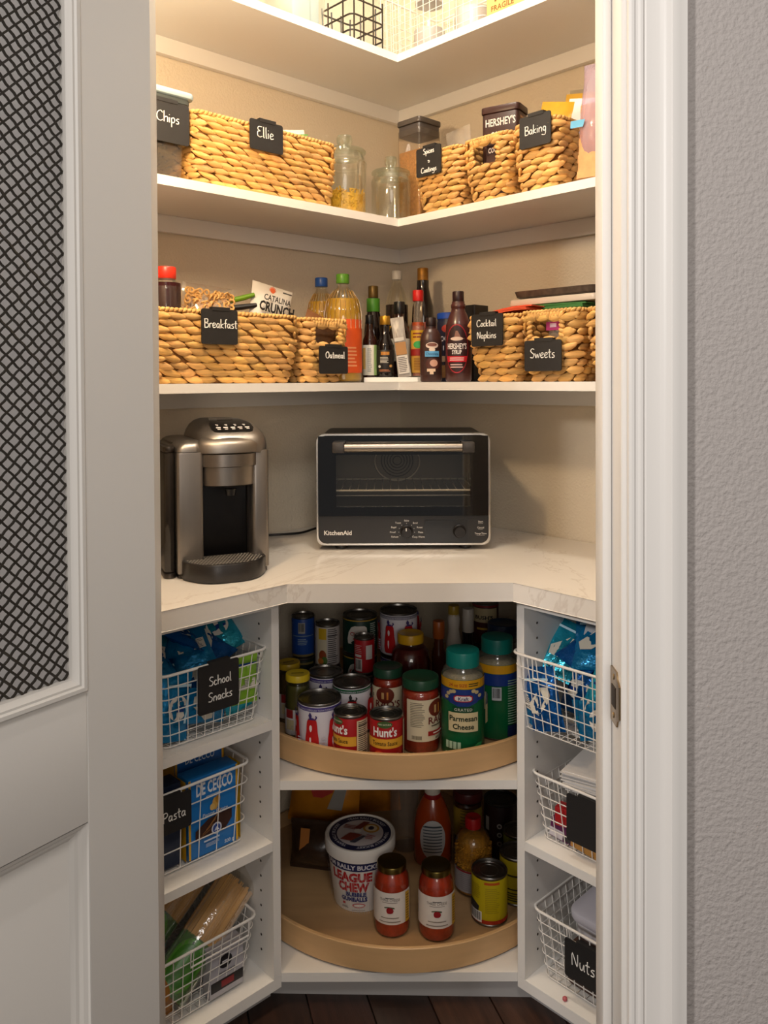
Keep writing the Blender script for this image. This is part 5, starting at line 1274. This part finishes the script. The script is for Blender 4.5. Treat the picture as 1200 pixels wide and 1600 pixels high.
def dececco(A, w, h):
    A.text('DE CECCO', .002, h * .770, .034, '#e3e6ea', .03, width=w * .74); A.lines(-.018, .02, h * .71, h * .74, 1, '#b9c9de', .5)
    A.ell(.003, h * .60, .007, .013, '#d0a04a'); A.ell(.009, h * .645, .006, .008, '#b9862f'); A.ell(-.004, h * .57, .006, .007, '#d8b468'); A.text('Penne Rigate', .002, h * .475, .0115, '#c8d4e4', .01, slant=.15)
    A.grid([(h * .22, -w * .38, w * .20), (h * .34, -w * .38, w * .36), (h * .44, -w * .12, w * .36), (h * .46, w * .1, w * .36)], '#3a2018')
    for k in range(5): A.grid([(h * .24 + k * .006, -w * .32 + k * .008, -w * .30 + k * .008), (h * .30 + k * .009, -w * .10 + k * .006, -w * .07 + k * .006)], '#9a6a3a')
    A.ell(.004, h * .29, .012, .012, '#c5cddd', 12); A.ell(.004, h * .29, .009, .009, '#2a4a94', 12); A.grid([(h * .265, -.002, .010), (h * .31, .003, .005)], '#c5cddd')
    A.lines(-.026, .020, h * .165, h * .20, 1, '#c8d4e4', .6); A.lines(-.022, .014, h * .10, h * .15, 3, '#a8b8d0'); A.text('500 g', w * .28, h * .055, .010, '#d8dee6', .01)
carton('light blue pasta box with yellow edges, nearest in the Pasta basket', leg(1, .930, .392 - .024, .366), RL, .116, .044, .163, '#1272bd', '#d8a41c', dececco)
carton('light blue pasta box slipped behind the nearest one, top showing', leg(1, .922, .300, .366), RL, .118, .05, .178, '#0e5aa2', '#d09a1a', lambda A, w, h: A.text('DE CECCO', .0, h * .86, .022, '#cdd4dc', .012, width=w * .6), (-6, 3))
carton('dark navy pasta box behind the Pasta tag', leg(1, 1.05, .385 - .025, .366), RL, .10, .044, .165, '#10223e', None, lambda A, w, h: (A.grid([(h * .80, -.01, .012), (h * .92, .012, .042)], '#a8232a'), A.lines(.004, .026, h * .84, h * .88, 1, '#e0d6d0', .6)))
carton('dark carton with a small red emblem behind the blue pasta boxes', leg(1, .93, .22, .366), RL, .13, .05, .172, '#1a1c2c', None, lambda A, w, h: (A.ell(.01, h * .93, .012, .008, '#a82030'), A.ell(-.03, h * .90, .012, .008, '#2a5a44')), (-4, 0))

# ---- spaghetti basket: axis of each pack is local z
def spaghetti(label, loc, axis, L, rx, ry, roll, words, wrap=(0, .45)):
    o = thing('spaghetti_pack', label, 'pasta', loc)
    zx = Vector(axis).normalized(); tc_ = CAM - Vector(loc); fy = (tc_ - zx * tc_.dot(zx)).normalized(); yx = -fy; xx = yx.cross(zx); o.rotation_euler = Matrix((xx, yx, zx)).transposed().to_euler()
    rnd = random.Random(int(L * 1e4) + int(roll)); m = MB()
    for i in range(150):
        a = rnd.uniform(0, 2 * pi); r = 1 if i < 110 else rnd.random() ** .5
        x, y = rx * r * cos(a), ry * r * sin(a); z0, z1 = rnd.uniform(0, .006), L - rnd.uniform(0, .006)
        m.tube([(x, y, z0), (x + rnd.uniform(-.001, .001), y, (z0 + z1) / 2), (x, y, z1)], .0016, 4)
    m.lathe([(.96, .001), (.96, L - .007)], 18, sx=rx, sy=ry)
    tag(m.build('spaghetti', mat('#dba548', .45, var=.3, vs_=160, stretch=(1, 1, .03)), o, smooth=60, fix=False), kind='stuff')
    b = MB(); b.lathe([(1.05, wrap[0] * L), (1.07, wrap[0] * L + .004), (1.07, wrap[1] * L - .004), (1.05, wrap[1] * L)], 28, sx=rx, sy=ry, cap0=False, cap1=False); g = b.build('green_wrap', mat('#3f7f1f', .28, var=.3, vs_=14, bump=.25, bs=50), o)
    A = Art(g, rx * 1.07, rough=.3); A.M = Matrix.Scale(ry / rx, 4, (0, 1, 0)); A.lay = 4
    for k in range(3): A.ell(0, (wrap[0] + wrap[1]) / 2 * L, .038 - .008 * k, .050 - .010 * k, ('#5a9a34', '#3f7f1f', '#4c8a2a')[k], 12)
    MT = A.M; A.M = MT @ Matrix.Rotation(0, 4, 'Z')
    e_ = .0016
    for k, ch in enumerate(words):
        # letters run along the pack
        vs, fs = text_mesh(ch, .02); out = []
        z0 = wrap[1] * L - .012 - k * .0225
        for a, b_, _ in vs: out.append(A.pt(-.008 + b_ * .028, z0 - a * .028 - .008, e_))
        A.mb('#16200f').add(out, fs)
    A.done()
    b = MB(); b.lathe([(1.09, -.004), (1.10, .0), (1.10, L), (1.0, L + .012), (.35, L + .028), (.7, L + .045)], 26, sx=rx, sy=ry, cap0=True, cap1=False); b.build('clear_wrap', mat('#f4f0e6', .12, clear=.92, bump=.8, bs=30), o)
    return o
ax = Vector((cos(RL), sin(RL), 0)); ay = Vector((-sin(RL), cos(RL), 0)); az = Vector((0, 0, 1))
def dirL(x, y, z): return ax * x + ay * y + az * z
spaghetti('spaghetti pack with green wrap lying across the front of the bottom left basket', leg(1, 1.03, .365, .105), dirL(.80, .12, .56), .235, .040, .026, 200, 'NIC')
spaghetti('spaghetti pack with green wrap behind the front one, upper left', leg(1, 1.075, .290, .155), dirL(.78, .10, .52), .235, .040, .026, 200, 'ORG')
carton('grey carton with black band behind the front wires of the spaghetti basket', leg(1, .912, .392, .072), RL, .080, .03, .095, '#b3b0b6', None, lambda A, w, h: (A.rect(-w * .48, w * .48, h * .12, h * .34, '#17161c'), A.rect(-.014, .016, h * .16, h * .3, '#8a1c24'), A.ell(-.004, h * .70, .016, .014, '#17161c'), A.rect(-.012, .004, h * .69, h * .72, '#d8d4d8'), A.lines(-.02, .03, h * .42, h * .5, 2, '#5a585e')), None, 'grey_carton')
o = thing('pasta_bag', 'loose golden pasta bag at the lower left of the spaghetti basket', 'bag', leg(1, 1.055, .375, .070), RL + radians(10), None, (radians(-6), radians(16)))
b = MB(); pillow(b, .08, .085, .05, 10, 12, .010, .002, 5); b.build('film', mat('#b9792a', .35, var=.35, vs_=35, bump=.4, bs=50), o, smooth=75)
bag('tea_towel', 'pale aqua packet at the left edge of the spaghetti basket', 'packet', leg(1, 1.07, .30, .07), RL, .09, .12, .03, mat('#8fb3ad', .5, bump=.3, bs=40), (0, radians(20)), 7)

# ---- right-hand middle basket
o = thing('paper_stack', 'stack of white paper sheets on top of the blank-tag basket', 'paper', leg(0, .955, .275, .502), RR + radians(5)); o.rotation_euler = (radians(6), radians(-4), o.rotation_euler.z)
m = MB(); rnd = random.Random(2)
for k in range(12):
    dx, dy, a = rnd.uniform(-.004, .004), rnd.uniform(-.004, .004), rnd.uniform(-.03, .03); c, s = cos(a), sin(a)
    z = k * .0038
    m.loft([[(x * c - y * s + dx, x * s + y * c + dy, z + zt + .003 * sin(8 * x + k)) for x, y in ((-.085, -.12), (.085, -.12), (.085, .08), (-.085, .08))] for zt in (0, .0026)])
m.build('sheet', mat('#dad7d4', .7), o, smooth=0)
bag('paper_bag', 'white paper bag filling the blank-tag basket', 'bag', leg(0, .945, .30, .366), RR, .155, .16, .10, mat('#d8d2c9', .7, bump=.5, bs=24), (radians(-6), 0), 12)
carton('small red box behind the wires left of the blank tag', leg(0, .868, .378, .400), RR + radians(12), .030, .03, .038, '#a81a1e', None, None, None, 'red_box')
carton('purple and white packet at the lower left of the blank-tag basket', leg(0, .862, .372, .366), RR + radians(6), .052, .03, .040, '#5a1a4c', None, lambda A, w, h: (A.rect(-w * .5, w * .1, h * .05, h * .5, '#c8c2c8'), A.rect(w * .12, w * .45, h * .1, h * .4, '#2a262c')), (0, 8), 'purple_packet')
bag('nut_packet', 'tan and green packet behind the front wires of the blank-tag basket', 'packet', leg(0, .930, .392, .366), RR, .075, .095, .022, mat('#b9853c', .4, var=.2, vs_=25), (0, radians(6)), 4,
    lambda f, w, h, t: (lambda A: (A.grid([(h * .62, -.004, .034), (h * .86, .004, .034)], '#6f9a4c'), A.grid([(h * .38, -.008, .030), (h * .60, -.002, .030)], '#d8d4d8'), A.done()))(Art(f, None, -t * .5)))

# ---- right-hand bottom basket
o = thing('food_container', 'white-lidded square container resting in the Nuts basket', 'container', leg(0, .965, .235, .150), RR + radians(-4)); o.rotation_euler = (radians(7), radians(-2), o.rotation_euler.z)
b = MB(); b.rbox(-.092, -.11, 0, .092, .11, .050, .022, 4, .004); b.build('base', mat('#d2ced2', .4), o)
b = MB(); b.rbox(-.100, -.118, .048, .100, .118, .072, .026, 5, .007); l_ = b.build('lid', mat('#c9c5cd', .4), o)
b = MB(); b.tube([(.03 + .028 * cos(2 * pi * k / 24), -.02 + .028 * sin(2 * pi * k / 24), .0722) for k in range(24)], .0015, 5, True); b.build('lid_ring', mat('#bdb8c2', .4), l_)
o = thing('nut_bag', 'dark brown bag of nuts behind the wires of the Nuts basket', 'bag', leg(0, .958, .335, .0705), RR)
b = MB(); b.rbox(-.085, -.050, 0, .085, .050, .078, .016, 4, .008); b.build('film', mat('#4a2f22', .5, var=.5, vs_=60, bump=1.2, bs=70), o)
o = thing('plastic_clip', 'small pink bead on the shelf before the Nuts basket', 'bead', leg(0, .900, .424, .0654), 0)
b = MB(); b.lathe([(.003, 0), (.005, .002), (.005, .006), (.003, .008), (.0005, .0085)], 10); b.build('bead', mat('#b85a60', .4), o)

# ================================================================== toaster oven
ov = thing('toaster_oven', 'black and steel countertop oven with a glass door', 'oven', (.0105, -.585, ZC + .0002), radians(1.2))
W2, OH, OD, zf = .2155, .289, .292, .011
DARKM = mat('#2e2b29', .38, .7, name='dark_metal', var=.06, vs_=60)
b = MB()
def orr(q, y): return [(x, y, z) for x, z, _ in [(p[0], p[1], 0) for p in rrect(2 * (W2 - q), OH - zf - 2 * q, .020, 5, 0, 0, (OH + zf) / 2)]]
b.loft([orr(.004, .012), orr(.003, OD - .01), orr(.012, OD)], False, True); b.build('shell', DARKM, ov, smooth=35)
b = MB(); b.loft([orr(.004, .020), orr(0, .018), orr(0, .002), orr(.0015, 0), orr(.0055, 0), orr(.0065, .003), orr(.0065, .010)], False, False); b.build('steel_bezel', mat('#c9c4bd', .25, 1), ov, smooth=40)
b = MB(); b.box(-W2 + .006, .0035, zf + .006, W2 - .006, .012, .084); pnl = b.build('control_panel', mat('#1f1d1d', .42), ov)
# door: black frame, smoked glass, cavity behind
zd0, zd1 = .086, OH - .0065
wx0, wx1, wz0, wz1 = -.165, .165, .108, .236
b = MB()
for x0, z0, x1, z1 in ((-W2 + .0065, zd0, wx0, zd1), (wx1, zd0, W2 - .0065, zd1), (wx0, zd0, wx1, wz0), (wx0, wz1, wx1, zd1)): b.box(x0, -.006, z0, x1, .010, z1)
dr = b.build('door', BLKG, ov, smooth=0)
b = MB(); b.box(wx0, -.0062, wz0, wx1, -.0032, wz1); b.build('door_glass', mat('#efece6', .03, clear=1), dr)
cav = mat('#6a645c', .45, .3)
b = MB(); x0, x1, y0, y1, z0, z1 = wx0 - .02, wx1 + .02, .0101, OD - .03, wz0 - .012, wz1 + .012
b.add([(x0, y0, z0), (x1, y0, z0), (x1, y1, z0), (x0, y1, z0), (x0, y0, z1), (x1, y0, z1), (x1, y1, z1), (x0, y1, z1)], [(0, 1, 2, 3), (4, 7, 6, 5), (1, 5, 6, 2), (2, 6, 7, 3), (3, 7, 4, 0)]); b.build('cavity', cav, ov, fix=False, smooth=0)
m = MB()
for k in range(18): 
    x = x0 + .01 + (x1 - x0 - .02) * k / 17; m.tube([(x, .016, .146), (x, y1 - .01, .146)], .0013, 5)
for y in (.016, y1 - .01): m.tube([(x0 + .002, y, .1455), (x1 - .002, y, .1455)], .0026, 6)
m.build('oven_rack', mat('#f0ebe2', .5), ov, smooth=60)
m = MB(); m.tube([(-.012 + .062 * cos(2 * pi * k / 36), y1 - .012, .196 + .055 * sin(2 * pi * k / 36)) for k in range(36)], .0022, 6, True); m.build('fan_ring', mat('#e6dfd4', .5), ov, smooth=60)
m = MB()
for k in range(5): m.tube([(-.012 + (.012 + .008 * k) * cos(2 * pi * j / 24), y1 - .004, .196 + (.012 + .008 * k) * sin(2 * pi * j / 24)) for j in range(24)], .0012, 5, True)
m.build('fan_grille', mat('#3a3632', .4, .8), ov, smooth=60)
m = MB()
for z in (.118, .232): m.tube([(x0 + .004, .12, z), (x1 - .004, .12, z)], .0035, 8)
m.build('heating_tube', mat('#8a857e', .3, .6), ov, smooth=60)
hz = .2565
b = MB(); b.tube([(-.142, -.036, hz), (.142, -.036, hz)], .0105, 16); hd = b.build('handle', mat('#8f867c', .34, 1), ov, smooth=50)
for s in (-1, 1):
    b = MB(); b.rbox(min(s * .142, s * .172), -.0475, hz - .0125, max(s * .142, s * .172), -.0065, hz + .0125, .004, 2, .002); b.build('handle_end', mat('#3a3634', .45), ov)
b = MB(); b.box(.052, .002, .018, .158, .0036, .074); b.build('display', mat('#0c0c0d', .3), ov, smooth=0)
def knob(x, z, r, label=None):
    b = MB(); b.M = Matrix.Translation((x, .0034, z)) @ Matrix.Rotation(pi / 2, 4, 'X'); b.lathe([(r, 0), (r, .004), (r * .86, .005), (r * .82, .020), (r * .76, .022), (.001, .022)], 28); k_ = b.build('control_knob', mat('#272423', .32, .5), ov, smooth=40)
    return k_
k_ = knob(.008, .046, .0155); b = MB(); b.box(.0065 - .001, -.0195, .050, .0085 - .001, -.0185, .057); b.build('pointer', CHALKW, k_, smooth=0)
knob(.138, .046, .0170)
A = Art(pnl, None, .0033); A.text('KitchenAid', -.162, .0375, .0150, '#e8e4de', .022, width=.068)
for k, (nm_, an) in enumerate((('Bake', 90), ('Toast', 128), ('Bagel', 158), ('Proof', 185), ('Reheat', 212), ('Broil', 52), ('Roast', 22), ('Pizza', -5), ('Keep Warm', -32))):
    a = radians(an); A.text(nm_, .008 + .030 * cos(a) * 1.15, .0445 + .026 * sin(a), .0062, '#d8d4ce', .01)
    A.ell(.008 + .0195 * cos(a), .046 + .0195 * sin(a), .0008, .0008, '#d8d4ce', 6)
for k, t_ in enumerate(('Start', 'Cancel', 'Temp/Time')): A.text(t_, .190, .068 - .0145 * k, .0062, '#d8d4ce', .01); A.rect(.184 - .004 * (k == 2), .196 + .004 * (k == 2), .0655 - .0145 * k, .0660 - .0145 * k, '#d8d4ce')
A.done()
for x in (-.155, .155):
    for y in (.03, .255):
        b = MB(); b.lathe([(.014, 0), (.0155, .002), (.0155, .0115), (.001, .0118)], 18, cx=x, cy=y); b.build('foot', BLK, ov)

# ================================================================== pod coffee maker
BRZ = mat('#8a847e', .38, .85, name='brushed_slate', var=.10, vs_=40, stretch=(1, 1, .03))
BRZD = mat('#4d4844', .32, .9, name='dark_slate')
kt = thing('coffee_maker', 'slate grey pod coffee maker with drip tray and side water tank', 'coffee maker', (-.424, -.757, ZC + .0002), radians(25))
xl, xr = -.092, .108
def kb(name, m_, x0, y0, z0, x1, y1, z1, r=.008, n=3, ch=.003, parent=None):
    b = MB(); b.rbox(x0, y0, z0, x1, y1, z1, r, n, ch); return b.build(name, m_, parent or kt)
kb('back_body', BRZD, xl + .004, -.03, .012, xr - .004, .165, .285, .03, 5)
kb('left_column', BRZ, xl, -.100, .010, -.036, -.02, .268, .007, 4)
kb('right_column', BRZ, .0702, -.100, .010, xr, -.02, .268, .009, 4)
kb('recess_panel', mat('#1b1817', .35, .5), -.0358, -.045, .012, .0700, -.0302, .262, .002, 1, .001)
kb('base', BRZD, xl + .002, -.095, .0, xr - .002, .16, .0098, .012, 3, .002)
# head dome over the brew unit, and the lower shoulder left of it
b = MB(); L = []
hx0, hx1 = -.0395, .1095
for z, q, fy in ((.2625, 0, 0), (.278, .0, .0), (.292, .0015, .004), (.305, .006, .018), (.317, .013, .044), (.326, .023, .080), (.331, .036, .115)):
    y0, y1 = -.104 + fy, .165 - q * .6
    L.append(rrect(hx1 - hx0 - 2 * q, y1 - y0, .036 - q * .3, 6, z, (hx0 + hx1) / 2, (y0 + y1) / 2))
b.loft(L); b.build('head_housing', BRZ, kt, smooth=50)
b = MB(); L = []
for z, q in ((.2685, 0), (.276, .001), (.284, .006), (.289, .014), (.291, .022)):
    L.append(rrect(.0515 - q, .265 - 2 * q, .012, 4, z, -.0660 + q / 2, .0325))
b.loft(L); b.build('left_shoulder', BRZ, kt, smooth=50)
# silver handle lip round the brew head
def arc(r, y0, z, n=20, sy=1.0, x=.022): return [(x + r * cos(pi + pi * k / n), y0 + sy * r * sin(pi + pi * k / n), z) for k in range(n + 1)]
b = MB(); b.loft([arc(.0655, -.085, .2622, sy=.44), arc(.0700, -.085, .265, sy=.46), arc(.0700, -.085, .282, sy=.46), arc(.0660, -.083, .290, sy=.40), arc(.0560, -.075, .297, sy=.34)]); b.build('handle_lip', mat('#8f8880', .40, .9), kt, smooth=50)
b = MB(); b.loft([arc(.0585, -.085, .234, sy=.58), arc(.0620, -.085, .236, sy=.60), arc(.0620, -.085, .2618, sy=.60)]); b.build('brew_head_upper', mat('#8d857d', .30, .9), kt, smooth=50)
b = MB(); b.loft([arc(.050, -.085, .192, sy=.52), arc(.0560, -.085, .195, sy=.56), arc(.0575, -.085, .2338, sy=.56)]); b.build('brew_head_lower', mat('#968e85', .30, .9), kt, smooth=50)
b = MB(); b.lathe([(.010, .172), (.013, .186)], 18, cx=.022, cy=-.098); b.build('spout', BLK, kt)
# glossy touch panel sunk in the dome
b = MB()
pts = []
def dome(x, y):
    for (z0, f0), (z1, f1) in zip(((.278, 0), (.292, .004), (.305, .018), (.317, .044), (.326, .080), (.331, .115)), ((.292, .004), (.305, .018), (.317, .044), (.326, .080), (.331, .115), (.3315, .20))):
        if f0 <= y + .104 <= f1: return z0 + (z1 - z0) * (y + .104 - f0) / (f1 - f0)
    return .3315
rows = [(-.082, .034), (-.078, .042), (-.064, .047), (-.040, .047), (-.010, .040), (.03, .034), (.07, .026)]
vs = []; fs = []
for y, wx in rows:
    for k in range(9): vs.append((.035 + wx * (-1 + k / 4), y, dome(.0, y) + .0014))
for j in range(len(rows) - 1):
    for k in range(8): a_ = j * 9 + k; fs.append((a_, a_ + 1, a_ + 10, a_ + 9))
nb = len(vs); vs2 = [(x, y, z - .006) for x, y, z in vs]
b.add(vs, fs); b.add(vs2, [f[::-1] for f in fs]); per_ = list(range(9)) + [9 * j + 8 for j in range(1, len(rows))] + [nb - 2 - k for k in range(8)] + [9 * j for j in range(len(rows) - 2, 0, -1)]
b.f += [(per_[k], per_[(k + 1) % len(per_)], per_[(k + 1) % len(per_)] + nb, per_[k] + nb) for k in range(len(per_))]; b.m += [0] * len(per_)
tp = b.build('touch_panel', BLKG, kt, smooth=60)
b = MB()
def onp(x, y): return (.035 + x, y, dome(0, y) + .0020)
def quad(x0, x1, y0, y1): b.add([onp(x0, y0), onp(x1, y0), onp(x1, y1), onp(x0, y1)], [(0, 1, 2, 3)])
for k in range(4): quad(-.034 + .02 * k, -.028 + .02 * k, -.048, -.044); quad(-.033 + .02 * k, -.029 + .02 * k, -.054, -.051)
for k in range(5): quad(-.036 + .016 * k, -.026 + .016 * k, -.066, -.062); quad(-.034 + .016 * k, -.027 + .016 * k, -.072, -.069)
b.build('panel_icons', mat('#d8d4d0', .5), tp, smooth=0, fix=False)
b = MB(); b.add([(.035 + q * .018, y, dome(0, y) + .0021) for y in (.006, .018) for q in (-1, 1)], [(0, 1, 3, 2)]); b.build('badge', mat('#7a5c56', .4), tp, smooth=0, fix=False)
# drip tray
def tray(q, z, n=24):
    o = [(-.083 + q, -.070, z)]
    for k in range(n + 1):
        t_ = k / n; x = -.083 + q + (.178 - 2 * q) * t_; s_ = 1 - abs(2 * t_ - 1) ** 3.2
        o.append((x, -.112 - .064 * s_ + q, z))
    o.append((.095 - q, -.070, z)); return o
b = MB(); b.loft([tray(.004, .0), tray(.001, .002), tray(0, .006), tray(0, .037), tray(.0015, .0392), tray(.004, .0395), tray(.005, .037)], True, True); tr = b.build('drip_tray', mat('#23201f', .36), kt, smooth=40)
b = MB(); b.loft([tray(.0055, .0368), tray(.0055, .0384)]); pl = b.build('drip_plate', mat('#2a2725', .4, .3), tr, smooth=30)
m = MB()
for i in range(-11, 12):
    for j in range(11):
        x = .006 + i * .0074 + (.0037 if j % 2 else 0); y = -.078 - j * .0082
        s_ = 1 - min(1, abs((x - .006) / .089)) ** 3.2
        if y < -.112 - .064 * s_ + .010 or abs(x - .006) > .080: continue
        m.add([(x + .0022 * cos(2 * pi * k / 6), y + .0022 * sin(2 * pi * k / 6), .0389) for k in range(6)], [tuple(range(6))])
tag(m.build('plate_studs', mat('#b5afa6', .5), pl, smooth=0, fix=False), kind='stuff')
# smoked water tank on the left side
b = MB(); b.rbox(xl - .024, -.085, .012, xl - .0005, .150, .268, .012, 3, .003); b.build('water_tank', mat('#4a4440', .08, clear=.72), kt)
b = MB(); b.rbox(xl - .0255, -.088, .268, xl - .0002, .152, .282, .012, 3, .004); b.build('tank_lid', BRZD, kt)
b = MB(); b.rbox(xl - .0255, -.088, .0, xl - .0002, .152, .0118, .012, 3, .002); b.build('tank_base', BRZD, kt)
b = MB(); b.rbox(xl - .0215, -.080, .0145, xl - .003, .147, .075, .010, 3, .002); b.build('water', mat('#8a8076', .05, clear=.8), kt)

# power cord from behind the coffee maker to the oven
cd = thing('power_cord', 'black power cord running along the wall behind the coffee maker', 'cord', (0, 0, 0))
b = MB(); z = ZC + .0038
pth = [(-.52, -.560, z), (-.47, -.500, z), (-.42, -.450, z), (-.37, -.415, z), (-.31, -.395, z), (-.27, -.375, z), (-.235, -.345, z + .006), (-.20, -.300, z + .012), (-.165, -.262, z + .016), (-.10, -.250, z + .012), (-.05, -.27, z)]
q = []
for i in range(len(pth) - 1):
    a, b1, c1, d1 = (Vector(pth[max(0, i - 1)]), Vector(pth[i]), Vector(pth[i + 1]), Vector(pth[min(len(pth) - 1, i + 2)]))
    for j in range(5):
        t_ = j / 5; q.append(.5 * (2 * b1 + (c1 - a) * t_ + (2 * a - 5 * b1 + 4 * c1 - d1) * t_ * t_ + (3 * b1 - a - 3 * c1 + d1) * t_ ** 3))
b.tube(q, .0033, 8); b.build('cable', BLK, cd, smooth=60)
